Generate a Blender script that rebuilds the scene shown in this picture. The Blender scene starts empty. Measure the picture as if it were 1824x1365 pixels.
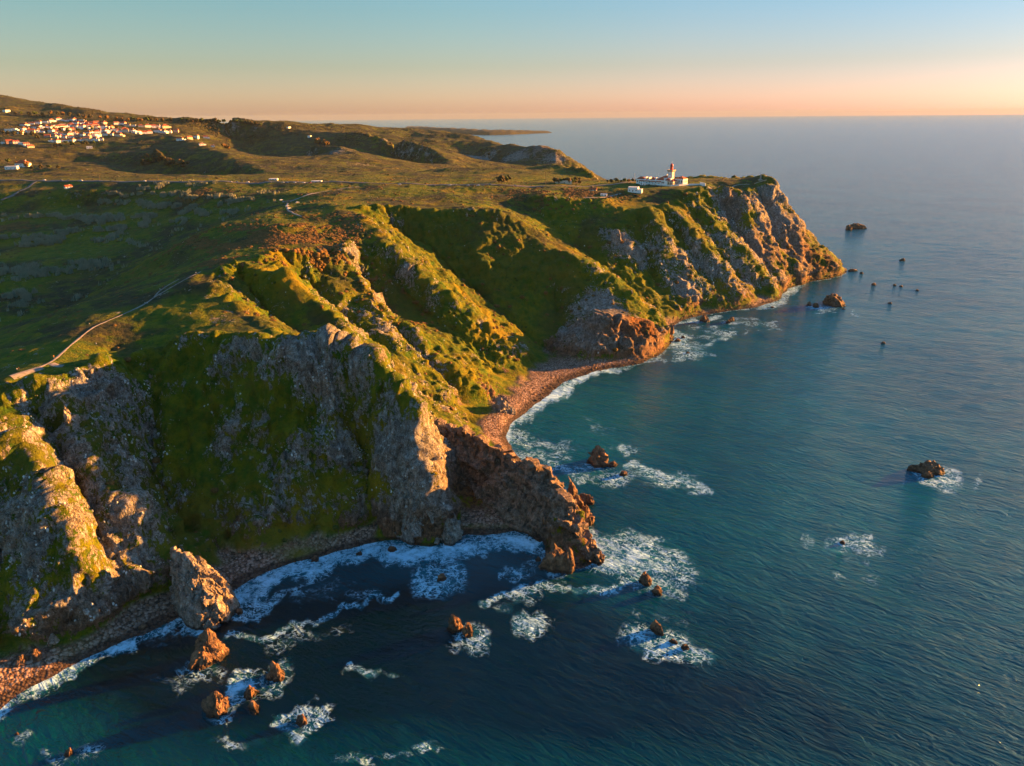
import bpy, bmesh, math, random
import numpy as np
from mathutils import Matrix, Vector
random.seed(7)
R = math.radians
sc = bpy.context.scene
COL = sc.collection
# ------------------------------------------------------------------ camera
IMW, IMH, FPX, CAMH = 1824.0, 1365.0, 1300.0, 220.0
PITCH, ROLL = R(20.15), R(-0.52)
cm = bpy.data.cameras.new('camera')
cam = bpy.data.objects.new('camera', cm); COL.objects.link(cam)
cm.sensor_fit = 'HORIZONTAL'; cm.sensor_width = 36.0
cm.lens = 36.0 * FPX / IMW
cm.clip_start = 1.0; cm.clip_end = 120000.0
CAMROT = Matrix.Rotation(math.pi / 2 - PITCH, 4, 'X') @ Matrix.Rotation(ROLL, 4, 'Z')
cam.matrix_world = Matrix.Translation((0, 0, CAMH)) @ CAMROT
sc.camera = cam
# ------------------------------------------------------------------ light
HAZE = 1.3e-5
SUN_AZ = 65.0      # degrees from the view direction towards the right
SUN_EL = 7.6
world = bpy.data.worlds.new('World'); sc.world = world; world.use_nodes = True
nt = world.node_tree; nt.nodes.clear()
wo = nt.nodes.new('ShaderNodeOutputWorld'); bg = nt.nodes.new('ShaderNodeBackground')
sky = nt.nodes.new('ShaderNodeTexSky'); sky.sky_type = 'NISHITA'; sky.sun_disc = False
sky.sun_elevation = R(SUN_EL); sky.sun_rotation = R(SUN_AZ)
sky.altitude = 200.0; sky.air_density = 1.0; sky.dust_density = 0.8; sky.ozone_density = 2.0
bg.inputs['Strength'].default_value = 0.05
nt.links.new(bg.outputs[0], wo.inputs[0])
# the photograph's grading of the evening sky: teal above, peach along the horizon, the same all the way round; high sky raised to add fill
geo = nt.nodes.new('ShaderNodeNewGeometry'); sep = nt.nodes.new('ShaderNodeSeparateXYZ')
nt.links.new(geo.outputs['Incoming'], sep.inputs[0])
mz = nt.nodes.new('ShaderNodeMath'); mz.operation = 'MULTIPLY'; mz.inputs[1].default_value = -1.0
nt.links.new(sep.outputs['Z'], mz.inputs[0])
ramp = nt.nodes.new('ShaderNodeValToRGB')
nt.links.new(mz.outputs[0], ramp.inputs[0])
mul = nt.nodes.new('ShaderNodeMix'); mul.data_type = 'RGBA'; mul.blend_type = 'MULTIPLY'; mul.inputs[0].default_value = 1.0
SKYTINT = [(0.0, (1.85, 1.38, 1.8, 1)), (0.02, (1.72, 1.38, 1.62, 1)), (0.057, (1.32, 1.2, 1.2, 1)), (0.12, (1.08, 1.28, 1.26, 1)), (0.22, (1.05, 1.5, 1.6, 1)), (0.4, (1.4, 2.2, 2.35, 1)), (1.0, (1.65, 2.65, 3.0, 1))]
SKYTINT = [(p_, tuple(c * .44 for c in k[:3]) + (1,)) for p_, k in SKYTINT]
def set_ramp(rp, stops):
    e = rp.color_ramp.elements
    while len(e) > 1: e.remove(e[-1])
    e[0].position, e[0].color = stops[0]
    for p, c in stops[1:]:
        k = e.new(p); k.color = c
set_ramp(ramp, SKYTINT)
nt.links.new(sky.outputs[0], mul.inputs[6]); nt.links.new(ramp.outputs[0], mul.inputs[7])
# towards the sun the glow is held back and cooled, as in the photograph; less so beyond the view, to brighten sea and fill
dt = nt.nodes.new('ShaderNodeVectorMath'); dt.operation = 'DOT_PRODUCT'; nt.links.new(geo.outputs['Incoming'], dt.inputs[0])
dt.inputs[1].default_value = (-math.sin(R(SUN_AZ)), -math.cos(R(SUN_AZ)), 0)
ramp2 = nt.nodes.new('ShaderNodeValToRGB'); nt.links.new(dt.outputs['Value'], ramp2.inputs[0])
set_ramp(ramp2, [(0.0, (1, 1, 1, 1)), (0.35, (.93, .93, 1.0, 1)), (0.60, (.82, .80, .98, 1)), (0.85, (.58, .64, .90, 1)), (1.0, (.85, .98, 1.25, 1))])
mul2 = nt.nodes.new('ShaderNodeMix'); mul2.data_type = 'RGBA'; mul2.blend_type = 'MULTIPLY'; mul2.inputs[0].default_value = 1.0
nt.links.new(mul.outputs[2], mul2.inputs[6]); nt.links.new(ramp2.outputs[0], mul2.inputs[7])
nt.links.new(mul2.outputs[2], bg.inputs['Color'])
sl = bpy.data.lights.new('sun', 'SUN'); sl.energy = 5.0; sl.angle = R(0.6); sl.color = (1.0, 0.42, 0.08)
sun = bpy.data.objects.new('sun', sl); COL.objects.link(sun)
sd = Vector((math.sin(R(SUN_AZ)) * math.cos(R(SUN_EL)), math.cos(R(SUN_AZ)) * math.cos(R(SUN_EL)), math.sin(R(SUN_EL))))
sun.rotation_euler = sd.to_track_quat('Z', 'Y').to_euler(); sun.location = (0, 0, 400)
sc.view_settings.view_transform = 'Standard'; sc.view_settings.look = 'None'
sc.view_settings.exposure = 2.8; sc.view_settings.gamma = 1.0
try: sc.view_settings.use_curve_mapping = False
except Exception: pass
sc.render.engine = 'CYCLES'
sc.cycles.max_bounces = 5; sc.cycles.diffuse_bounces = 2; sc.cycles.glossy_bounces = 3
sc.cycles.transmission_bounces = 2; sc.cycles.volume_bounces = 0; sc.cycles.caustics_reflective = False
sc.cycles.use_denoising = True
# ------------------------------------------------------------------ helpers: pixels of the survey sheet -> ground points
_RM = np.array([[CAMROT[i][j] for j in range(3)] for i in range(3)])
def ray(px, py):
    v = _RM @ np.array([(px - IMW / 2) / FPX, -(py - IMH / 2) / FPX, -1.0])
    return v / v[1]                       # one metre forward
def at_z(px, py, z=0.0):
    v = ray(px, py); t = (z - CAMH) / v[2]
    return (v[0] * t, t, z)
def at_y(px, py, Y):
    v = ray(px, py); return (v[0] * Y, Y, CAMH + v[2] * Y)
# ------------------------------------------------------------------ noise
_rng = np.random.RandomState(11)
_perm = _rng.permutation(256).astype(np.int32); _perm = np.concatenate([_perm, _perm, _perm])
_g = _rng.normal(size=(256, 3)); _g /= np.linalg.norm(_g, axis=1)[:, None]; _g = _g.astype(np.float32)
def perlin(x, y, z):
    x = np.asarray(x, np.float64); y = np.asarray(y, np.float64); z = np.asarray(z, np.float64) + x * 0
    xi = np.floor(x).astype(np.int64); yi = np.floor(y).astype(np.int64); zi = np.floor(z).astype(np.int64)
    xf = (x - xi).astype(np.float32); yf = (y - yi).astype(np.float32); zf = (z - zi).astype(np.float32)
    xi &= 255; yi &= 255; zi &= 255
    u = xf * xf * xf * (xf * (xf * 6 - 15) + 10); v = yf * yf * yf * (yf * (yf * 6 - 15) + 10); w = zf * zf * zf * (zf * (zf * 6 - 15) + 10)
    def c(i, j, k):
        h = _perm[_perm[_perm[xi + i] + yi + j] + zi + k]
        g = _g[h]
        return g[..., 0] * (xf - i) + g[..., 1] * (yf - j) + g[..., 2] * (zf - k)
    a0 = c(0, 0, 0); a0 += u * (c(1, 0, 0) - a0)
    a1 = c(0, 1, 0); a1 += u * (c(1, 1, 0) - a1)
    b0 = c(0, 0, 1); b0 += u * (c(1, 0, 1) - b0)
    b1 = c(0, 1, 1); b1 += u * (c(1, 1, 1) - b1)
    a0 += v * (a1 - a0); b0 += v * (b1 - b0)
    return (a0 + w * (b0 - a0)) * 1.5
def fbm(x, y, z, s, octs, gain=0.5, off=0.0):
    r = 0; a = 1.0
    for i in range(octs):
        r = r + a * perlin(x / s + 17.3 * i + off, y / s + 9.1 * i, z / s + 5.7 * i); a *= gain; s *= 0.5
    return r
def blocks(x, y, z, s, tilt=.35, seed=0):
    """angular blocks: every cell of a jittered lattice gets its own height and its own tilt"""
    X = x / s; Y = y / s; Z = z / s
    xi = np.floor(X).astype(np.int64); yi = np.floor(Y).astype(np.int64); zi = np.floor(Z).astype(np.int64)
    best = np.full(X.shape, 1e9); val = np.zeros(X.shape)
    for i in (-1, 0, 1):
        for j in (-1, 0, 1):
            for k in (-1, 0, 1):
                a, b, c = xi + i, yi + j, zi + k
                h = _perm[_perm[_perm[(a + seed) & 255] + (b & 255)] + (c & 255)]
                g = _g[h]; dx = X - (a + .5 + g[:, 0] * .45); dy = Y - (b + .5 + g[:, 1] * .45); dz = Z - (c + .5 + g[:, 2] * .45)
                d = dx * dx + dy * dy + dz * dz; m = d < best
                t = _g[(h + 77) & 255]
                v = (h / 255. - .5) + tilt * 2 * (t[:, 0] * dx + t[:, 1] * dy + t[:, 2] * dz)
                best[m] = d[m]; val[m] = v[m]
    return val
def ridged(x, y, z, s, octs, gain=0.5, off=0.0):
    r = 0; a = 1.0
    for i in range(octs):
        r = r + a * (1 - 2.2 * np.abs(perlin(x / s + 7.3 * i + off, y / s + 3.1 * i, z / s + 1.7 * i))); a *= gain; s *= 0.5
    return r
def sstep(a, b, x):
    t = np.clip((x - a) / (b - a), 0, 1); return t * t * (3 - 2 * t)
def tag(o, label=None, cat=None, group=None, kind=None):
    if label: o['label'] = label
    if cat: o['category'] = cat
    if group: o['group'] = group
    if kind: o['kind'] = kind
    return o
# ------------------------------------------------------------------ survey: waterline, breaklines
def L(kind, pts):
    out = []
    for p in pts:
        if kind == 'w': out.append(tuple(map(float, p)))
        elif kind == 'y': out.append(at_y(*p))
        else: out.append(at_z(*p))
    return out
COAST_PX = [(-420,1600),(-200,1395),(-90,1322),(0,1270),(60,1225),(130,1185),(200,1152),(255,1130),(320,1102),(350,1085),(395,1066),(412,1052),
 (470,1022),(530,1003),(600,985),(650,972),(690,962),(715,960),(740,972),(770,976),(790,965),(830,952),(880,950),(930,945),(960,952),
 (972,972),(975,1000),(1010,1016),(1040,1010),(1068,995),(1045,962),(1030,940),(1012,905),(1000,870),(985,855),(960,832),(930,825),(912,800),(903,780),
 (912,755),(940,732),(975,706),(1010,682),(1050,666),(1090,656),(1140,648),(1168,636),(1190,618),(1200,600),(1188,588),(1215,570),(1260,560),
 (1310,553),(1350,548),(1385,535),(1400,514),(1440,502),(1480,496),(1506,486)]
COAST = [at_z(x, y, 0)[:2] for x, y in COAST_PX]
COAST_HID = [(505,1085),(470,1170),(420,1290),(300,1390),(215,1440),(225,1500),(262,1580),(240,1680),(150,1800),(200,2000),(290,2150),(345,2320),(330,2500),
 (200,2800),(60,3200),(-60,3800),(-300,4600),(-800,5600),(-1500,6800),(-3200,8500)]
LANDPOLY = np.array(COAST + COAST_HID + [(-9000,8500),(-9000,100),(-400,60)])
LINES = [
 # beach backs
 L('z',[(-200,1290,5),(-60,1200,6),(0,1140,7),(60,1150,6),(100,1150,5),(180,1112,5),(250,1070,5),(310,1052,4)]),
 L('z',[(385,985,5),(450,992,4),(520,980,4),(560,968,4),(640,940,4),(690,932,4)]),
 L('z',[(800,935,3),(850,925,4),(900,930,3),(940,932,2)]),
 L('z',[(872,778,3),(880,745,5),(903,722,5),(915,700,5),(935,680,5),(955,658,5),(990,650,4),(1060,644,4),(1130,634,4)]),
 # ridge with the footpath, and its landward shoulder
 L('y',[(-200,790,300),(-80,712,325),(20,668,350),(90,645,372),(165,583,430),(215,562,455),(265,545,475),(310,515,500),(345,490,520),(420,465,560)]),
 L('y',[(-200,700,360),(0,627,400),(74,583,450),(129,550,480),(203,525,510),(290,505,528),(340,483,540)]),
 L('y',[(-150,790,300),(0,702,335),(60,690,345),(105,672,352),(160,650,372),(200,622,410)]),
 L('y',[(230,640,395),(300,610,420),(340,600,415),(400,590,415),(450,596,405),(499,612,397),(545,606,400),(592,609,400),(625,606,400),(648,616,395),(674,640,390),(692,668,385),(712,685,383),(735,699,380)]),
 # left cliff ribs and gullies
 L('y',[(105,680,352),(111,717,345),(138,787,330),(176,858,315),(223,893,312),(260,935,314),(293,972,322)]),
 L('y',[(-10,720,332),(32,787,315),(73,843,302),(117,922,287),(138,981,281),(150,1040,279)]),
 L('y',[(60,740,345),(90,790,338),(140,870,330),(150,960,308),(190,1060,288)]),
 L('y',[(-60,760,325),(-20,850,310),(0,950,295),(20,1050,284)]),
 L('y',[(262,650,400),(272,720,385),(275,790,372),(262,880,350),(320,955,338)]),
 L('y',[(200,690,372),(215,740,362),(235,800,352),(245,840,345)]),
 L('y',[(-180,1000,270),(-120,1150,255)]),
 # face under the long crest
 L('y',[(380,700,392),(390,800,372),(400,900,350),(410,960,342)]),
 L('y',[(500,700,388),(500,800,372),(505,900,354),(512,950,346)]),
 L('y',[(600,720,392),(590,820,374),(570,900,358),(560,945,350)]),
 L('y',[(662,720,412),(650,800,400),(662,880,378),(686,925,362)]),
 # blunt arete
 L('y',[(700,708,388),(672,754,380),(684,807,372),(700,880,360),(712,935,352)]),
 L('y',[(735,699,380),(742,760,371),(745,807,366),(757,850,361),(780,880,359),(790,929,352)]),
 # brown hollow and promontory
 L('y',[(760,745,412),(800,768,415),(850,785,418),(885,805,408),(930,838,388),(975,848,372),(1003,893,350),(1026,940,335),(1042,970,329)]),
 L('y',[(790,780,412),(800,850,386),(815,905,370)]),
 L('y',[(900,870,384),(925,915,366)]),
 # gullies and spurs behind the crest
 L('y',[(350,500,500),(385,530,478),(425,562,452),(470,590,424),(499,610,402)]),
 L('y',[(430,510,545),(460,550,520),(500,592,490),(545,606,462)]),
 L('y',[(420,465,560),(502,493,540),(545,544,520),(581,574,502),(609,602,485)]),
 L('y',[(512,488,605),(560,540,592),(610,592,565),(680,640,530),(740,690,500),(790,740,480),(850,775,478)]),
 L('y',[(620,480,640),(700,560,592),(780,640,560),(840,690,550),(880,722,548)]),
 L('y',[(700,505,672),(800,600,622),(880,668,600)]),
 L('y',[(600,372,790),(640,388,740),(672,425,700),(700,450,680),(750,497,662),(790,530,652),(870,590,642),(925,630,636),(944,650,635)]),
 L('y',[(640,520,655),(690,590,600),(750,650,566),(820,720,530)]),
 L('y',[(570,480,620),(640,560,580),(700,630,545),(770,700,515),(830,755,500)]),
 # green bowl
 L('y',[(640,371,810),(700,370,830),(760,373,832),(800,375,835),(870,372,850),(900,380,855)]),
 L('y',[(700,430,810),(760,460,790),(850,530,745),(930,600,696),(985,638,668)]),
 L('y',[(700,385,818),(712,430,800),(760,440,785)]),
 L('y',[(850,378,845),(850,430,800),(860,480,765)]),
 L('y',[(900,380,855),(960,428,822),(1000,448,806),(1040,467,790),(1075,492,776),(1110,520,762),(1150,552,745),(1182,582,730)]),
 L('y',[(985,530,760),(1000,580,722),(1020,625,690)]),
 L('y',[(1000,592,690),(1030,570,685),(1060,557,678),(1100,560,690),(1140,575,702),(1172,590,716)]),
 # headland gullies and spurs
 L('y',[(930,360,960),(1000,420,890),(1060,470,850),(1120,530,808),(1172,580,775)]),
 L('y',[(1090,392,905),(1120,440,872),(1138,490,846)]),
 L('y',[(1085,450,862),(1090,495,838)]),
 L('y',[(1140,400,925),(1150,450,890),(1165,520,842)]),
 L('y',[(1150,368,935),(1180,428,892),(1200,488,862),(1225,525,846),(1250,552,838)]),
 L('y',[(1190,400,945),(1230,460,902),(1270,520,868)]),
 L('y',[(1180,362,960),(1215,400,932),(1260,450,902),(1310,510,880),(1345,543,868)]),
 L('y',[(1230,378,990),(1270,440,945),(1310,490,916),(1350,530,893)]),
 L('y',[(1212,334,1020),(1250,375,990),(1290,420,960),(1340,470,930),(1385,522,902)]),
 L('y',[(1268,346,1040),(1290,385,1025),(1312,425,1008),(1345,475,965),(1380,512,930)]),
 L('y',[(1310,340,1045),(1325,400,1003),(1350,450,978),(1385,490,952),(1400,508,936)]),
 L('y',[(1336,346,1085),(1365,400,1050),(1400,455,1005),(1440,492,972)]),
 L('y',[(1371,322,1085),(1387,350,1075),(1407,385,1065),(1432,430,1052),(1465,456,1040),(1492,474,1035)]),
 # headland plateau and its far rim
 L('y',[(1090,345,1010),(1140,339,1035),(1175,337,1035),(1212,335,1028),(1262,336,1035),(1310,338,1048),(1345,338,1062),(1371,322,1085)]),
 L('y',[(1060,324,1300),(1150,320,1270),(1250,317,1250),(1340,316,1200),(1372,319,1110)]),
 L('y',[(1150,328,1100),(1200,324,1110),(1250,322,1130),(1330,318,1140)]),
 L('w',[(160,1420,30),(290,1360,20),(400,1270,20),(455,1170,18),(480,1100,18)]),
 # plateau, valley behind the path
 L('y',[(520,360,850),(600,366,800),(640,371,800)]),
 L('y',[(400,470,560),(480,450,600),(560,440,640),(620,440,660)]),
 L('y',[(420,412,700),(520,400,700),(600,400,730)]),
 L('y',[(520,360,850),(400,400,735),(330,450,660)]),
 L('y',[(-200,640,540),(0,600,570),(120,560,640),(190,500,725),(240,462,795),(300,425,870),(420,382,930),(480,365,950)]),
 L('y',[(-200,480,820),(0,450,850),(80,440,880),(150,430,900),(220,410,950)]),
 L('y',[(-200,390,1040),(0,382,1050),(150,362,1100),(300,380,1000),(360,360,1030)]),
 L('y',[(-200,345,1150),(0,342,1120),(100,338,1130),(300,340,1100),(400,350,1010),(480,345,1010),(600,345,960),(760,350,940),(900,350,960)]),
 L('y',[(900,346,980),(1000,350,960),(1080,352,970)]),
 # road bench
 L('y',[(-300,322,1250),(0,322,1210),(200,323,1160),(400,324,1130),(600,326,1110),(750,329,1070),(900,331,1050),(1000,332,1060),(1080,330,1090)]),
 L('y',[(-200,310,1450),(0,312,1400),(150,316,1300),(400,318,1230),(600,319,1230),(700,320,1250),(850,321,1230),(1000,322,1220),(1070,323,1250)]),
 # low hills past the road
 L('y',[(600,308,1500),(640,303,1500),(674,300,1520),(742,310,1500),(770,303,1500),(827,300,1500),(899,301,1500),(940,297,1500),(981,294,1480),(1014,302,1450),(1042,309,1420),(1077,322,1380)]),
 L('w',[(-50,1750,60),(60,1750,50),(150,1700,40),(180,1560,30)]),
 # village slope and hills behind
 L('y',[(-200,262,1900),(0,258,1900),(100,253,2000),(200,245,2100),(300,240,2150)]),
 L('y',[(-200,296,1500),(0,295,1500),(100,296,1500),(150,300,1450)]),
 L('y',[(180,310,1620),(250,312,1640),(320,316,1620),(400,316,1560),(450,317,1480)]),
 L('y',[(130,290,1760),(200,296,1740),(250,300,1720)]),
 L('y',[(300,240,2100),(350,256,1870),(400,276,1690),(440,295,1570),(490,315,1420)]),
 L('y',[(390,240,2800),(440,265,2650),(490,296,2300),(540,314,1950)]),
 L('y',[(560,258,2050),(600,262,1950),(640,278,1840),(700,297,1720),(745,309,1620)]),
 
 L('y',[(620,262,2750),(700,285,2500),(780,308,2100)]),
 L('y',[(540,236,2750),(640,239,2600),(720,250,2450),(765,263,2300),(800,285,2120),(840,303,1950)]),
 L('y',[(760,250,2850),(830,268,2700),(870,290,2500),(885,305,2350)]),
 L('y',[(870,262,2600),(920,275,2450),(960,290,2330),(1000,305,2250)]),
 L('y',[(-300,140,3000),(-100,160,3000),(0,172,3000),(60,182,2900),(120,193,2800),(200,207,2700),(300,213,2700),(400,213,2750),(480,218,2800),(560,223,2900),(640,224,3000),(700,231,3100),(780,236,3100),(850,246,2900),(880,256,2750),(920,259,2600),(940,266,2500),(962,261,2420),(985,272,2380),(1000,283,2350),(1030,304,2300)]),
 L('y',[(-300,190,2400),(0,222,2400),(100,228,2400),(200,230,2400)]),
 L('w',[(-3000,4200,120),(-1500,4200,110),(-800,4000,100),(-300,3700,60)]),
 L('w',[(-6000,8000,60),(-3000,7500,60),(-1500,6200,30)]),
]
LINES = [[(x_, y_, max(1.5, z_ * .5) if abs(x_ - 2) < 60 and y_ < 420 and z_ > 6 and y_ > 321 and x_ > -46 else z_) for x_, y_, z_ in ln] for ln in LINES]
PATHS = {
 'branch': [(275,531,489),(280,522,497),(287,517,503),(300,508,512),(319,499,522)],
 'spur': [(92,647,370),(100,652,366),(112,648,368)],   # footpaths on the ridge: pixels and forward metres
 'main': [(22,668,350),(60,655,360),(92,645,372),(130,612,402),(165,583,430),(215,562,455),(245,548,471),(265,538,482),(275,531,489),(300,514,502),(318,504,510),(340,492,520),(352,484,526),(356,478,532)],
}
# pixel, pixel, radius in pixels, value: where the survey shows more rock (+) or more turf (-)
ROCK_SPOTS = [(1040,560,30,.8),(1080,545,28,.8),(1120,572,28,.8),(1160,592,20,.8),(1150,440,20,.3),(1060,600,60,.8),(1130,600,50,.8),(1230,480,60,.3),(1330,440,60,.4),(1180,510,40,.4),(1400,440,50,.5),(1130,470,24,.5),(1300,520,40,.4),(1000,900,30,1.0),(960,860,24,1.0),(1025,950,24,1.0),(690,590,30,.4),(730,640,26,.4),(770,680,26,.4),(820,720,26,.5),(880,700,20,.4),(900,660,16,.4),(620,560,26,.4),(600,600,30,.5),(665,640,14,.7),(690,670,14,.7),(540,640,60,.3),(680,440,10,.5),(640,400,10,.4),(900,540,8,.8),(860,580,8,.6),(900,600,8,.6),(700,410,10,.9),(1055,490,20,.5),(1000,640,30,.6),(60,850,26,-.5),(100,910,26,-.5),(120,800,24,-.4),(200,650,50,-.5),(170,760,20,-.4),(290,660,45,-.5),(140,700,14,-.4),(200,870,16,-.4),(240,940,14,-.3),(50,1000,30,-.3),(480,760,110,-.22),(400,900,90,-.15),(1070,530,36,.6),(1110,560,30,.6),(1150,585,24,.6),(380,700,70,-.2),(340,740,60,-.5),(420,680,40,-.3),(300,870,40,-.3),(560,650,50,.5),(610,690,45,.4),(420,790,40,.25),(250,790,30,.4),(560,880,40,.2),(480,930,45,.3),(640,850,40,-.2),(520,760,50,-.35),(380,880,40,-.2),
 (450,490,60,-.6),(250,590,70,-.7),(520,450,60,-.4),(160,690,50,.35),(230,710,40,.4),(130,760,25,-.5),(100,830,35,-.3),(240,730,18,-.4),
 (740,410,60,-.8),(830,470,80,-.9),(880,560,70,-.9),(940,480,70,-.8),(700,400,18,.9),(960,570,50,-.4),(1060,590,50,.7),(1130,610,40,.9),(1000,610,40,.6),(1060,520,25,.3),(1100,520,30,-.6),
 (700,490,35,-.3),(650,580,50,.4),(700,650,50,.35),(790,690,50,.3),(760,570,40,-.3),(840,610,40,-.4),(560,560,40,-.7),(470,560,40,.3),(400,570,30,.5),(450,610,40,.6),
 (1100,440,34,1.1),(1095,400,20,-.8),(1030,450,50,-.7),(1150,360,60,-.6),(1140,500,40,-.5),(1200,410,30,.25),(1240,430,40,-.4),(1240,480,30,.5),(1210,520,30,.8),(1290,370,26,1.0),(1280,430,30,.3),(1310,480,40,.5),(1370,400,45,.8),(1420,450,40,.6),(1360,480,30,.7),(1160,395,30,-.5),
 (850,860,90,1.2),(950,890,70,1.2),(1020,960,40,1.2),(720,800,60,1.0),(740,900,55,1.0),(700,720,25,.8),(660,640,20,.7),(60,960,80,.4),(200,1030,80,.5),(850,285,22,1.0),(880,280,18,.6),(925,285,32,1.0),(985,290,26,.9),(600,272,26,.7),(645,292,22,.5),(965,270,14,1.0),(100,1080,60,.5)]
BROWN_SPOTS = [(960,275,40,.5),(1130,580,40,.5),(1340,420,70,.35),(1420,440,60,.4),(1100,590,60,.4),(850,880,110,1.0),(950,880,80,1.0),(1030,960,60,1.0),(1150,600,50,.8),(1300,365,28,.7),(1390,480,50,.6),(640,930,50,.5),(1080,460,24,.6),(1060,600,50,.4),(300,1010,40,.4),(1460,470,50,.9)]
EARTH_SPOTS = [(385,945,34,.6),(640,935,40,.5),(775,790,26,.8),(792,536,9,1.2),(804,547,11,1.3),(818,558,11,1.3),(832,568,9,1.2),(560,650,1,.0),(840,850,60,.35),(515,358,13,.9),(507,365,9,.7),(60,335,16,.4),(1040,600,30,.3)]
FOAM_LINES = [
 ([(0,1262),(60,1222),(130,1182),(200,1150)], 10, 1.22),
 ([(255,1128),(300,1108),(322,1100)], 8, 0.98),
 ([(360,1110),(412,1062),(470,1028),(530,1010),(600,995),(650,985),(690,975)], 16, 1.22),
 ([(690,970),(740,985),(800,985),(850,968),(900,962),(945,968)], 14, 1.16),
 ([(1068,990),(1110,1000),(1150,1000)], 18, 1.10),
 ([(1045,950),(1075,975)], 13, 1.10), ([(1010,890),(1040,930)], 8, 0.85),
 ([(905,790),(912,760),(940,735),(975,708),(1010,684),(1050,668),(1090,658)], 13, 1.22),
 ([(1090,658),(1140,650),(1170,640)], 11, 0.73), ([(1195,612),(1205,600),(1195,588)], 11, 0.98),
 ([(1215,572),(1260,562)], 10, 0.85), ([(1350,550),(1385,538),(1405,520),(1440,504)], 16, 0.98),
]
FOAM_LINES += [([(1070,1000),(1120,960),(1180,985),(1200,1020)],14,.6), ([(950,800),(985,830),(1040,860)],8,.6), ([(1120,830),(1180,845),(1250,872)],7,.9), ([(860,1075),(960,1045),(1040,1055),(1150,1040)],5,.7),
 ([(420,1140),(520,1120),(640,1080),(700,1050)],4,.65), ([(1180,1160),(1240,1165)],8,.7), ([(1195,640),(1240,610),(1300,590)],8,.6), ([(330,1130),(420,1105),(500,1060)],7,.6)]
FOAM_BLOBS = [(533,1285,46,36,.95,.55),(428,1236,30,34,.9,0),(487,1205,32,34,.75,.3),(785,1030,42,32,.85,.2),(842,1138,42,30,.75,.2),(365,1190,50,30,.35,0),(390,1270,36,24,.5,0),
 (942,1112,34,24,.85,0),(940,1060,30,18,.45,0),(1165,1142,58,28,.8,0),(1160,1035,46,30,.65,0),(1105,1000,50,24,.75,0),(1225,1160,24,16,.7,0),(660,1198,44,10,.7,0),(1675,852,62,22,.75,0),(1690,838,40,10,.5,0),(1503,970,48,22,.75,.2),(1520,1020,34,22,.35,.4),
 (1180,850,50,18,.6,0),(1230,872,28,8,.55,0),(1112,798,18,10,.95,0),(1130,808,20,6,.5,0),(748,1326,34,16,.8,0),(710,1350,30,12,.5,0),(1010,995,60,40,.5,0),(1060,842,50,22,.5,0),(1100,850,44,16,.55,0),(985,810,50,30,.35,0),(940,790,40,30,.4,0),
 (560,1130,60,14,.3,0),(510,1145,50,14,.35,0),(430,1330,44,12,.45,.3),(620,1360,40,12,.5,.2),(120,1350,34,18,.4,.4),(40,1330,24,14,.35,.3),(925,1020,24,16,.6,0),(905,1085,30,14,.4,0),(1170,1090,40,24,.3,0),(1170,957,14,6,.6,0),
 (1250,590,50,14,.35,0),(1350,580,50,14,.3,0),(1210,620,34,16,.6,0),(1300,575,40,12,.4,0),(1040,760,60,20,.2,0),(1490,552,36,8,.4,0),(330,1215,70,20,.25,0),(600,1060,100,26,.25,0),(250,1140,50,20,.4,0),(790,968,14,16,1.0,0)]
SHOALS_GLOOM = [(1080,720,170,60,.8),(60,1300,160,60,.5),(620,1230,760,170,-.95),(500,1130,420,110,-.9),(900,1080,250,90,-.6),(720,1280,230,100,.25),(1000,920,200,90,-.5),(1150,1250,500,140,-.45),(1550,1330,420,170,-.3),(1300,1100,260,90,-.2)]  # plus: shallows; minus: rocky bed, shade and steep view painted as darker water
# ------------------------------------------------------------------ membrane through the breaklines on a log-polar grid
TH0, TH1 = R(-49), R(41)
U0, U1 = math.log(150.0), math.log(9000.0)
DG = 0.0036
NT = int((TH1 - TH0) / DG) + 1; NU = int((U1 - U0) / DG) + 1
NT += (-NT) % 32; NU += (-NU) % 32
thg = TH0 + DG * np.arange(NT); ug = U0 + DG * np.arange(NU)
def to_grid(x, y):
    return (np.arctan2(x, y) - TH0) / DG, (0.5 * np.log(x * x + y * y) - U0) / DG
def inpoly(x, y, poly):
    ins = np.zeros(x.shape, bool); n = len(poly); j = n - 1
    for i in range(n):
        xi, yi = poly[i]; xj, yj = poly[j]
        if yi != yj:
            c = ((yi > y) != (yj > y)) & (x < (xj - xi) * (y - yi) / (yj - yi) + xi)
            ins ^= c
        j = i
    return ins
def segdist(x, y, pts, closed=False):
    d = np.full(x.shape, 1e9, np.float32); P = list(pts)
    for (ax, ay), (bx, by) in zip(P[:-1], P[1:]):
        vx, vy = bx - ax, by - ay; l2 = vx * vx + vy * vy + 1e-9
        t = np.clip(((x - ax) * vx + (y - ay) * vy) / l2, 0, 1)
        np.minimum(d, np.hypot(x - ax - t * vx, y - ay - t * vy), out=d)
    return d
TT, UU = np.meshgrid(thg, ug, indexing='ij')
RG = np.exp(UU); GX = RG * np.sin(TT); GY = RG * np.cos(TT)
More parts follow.
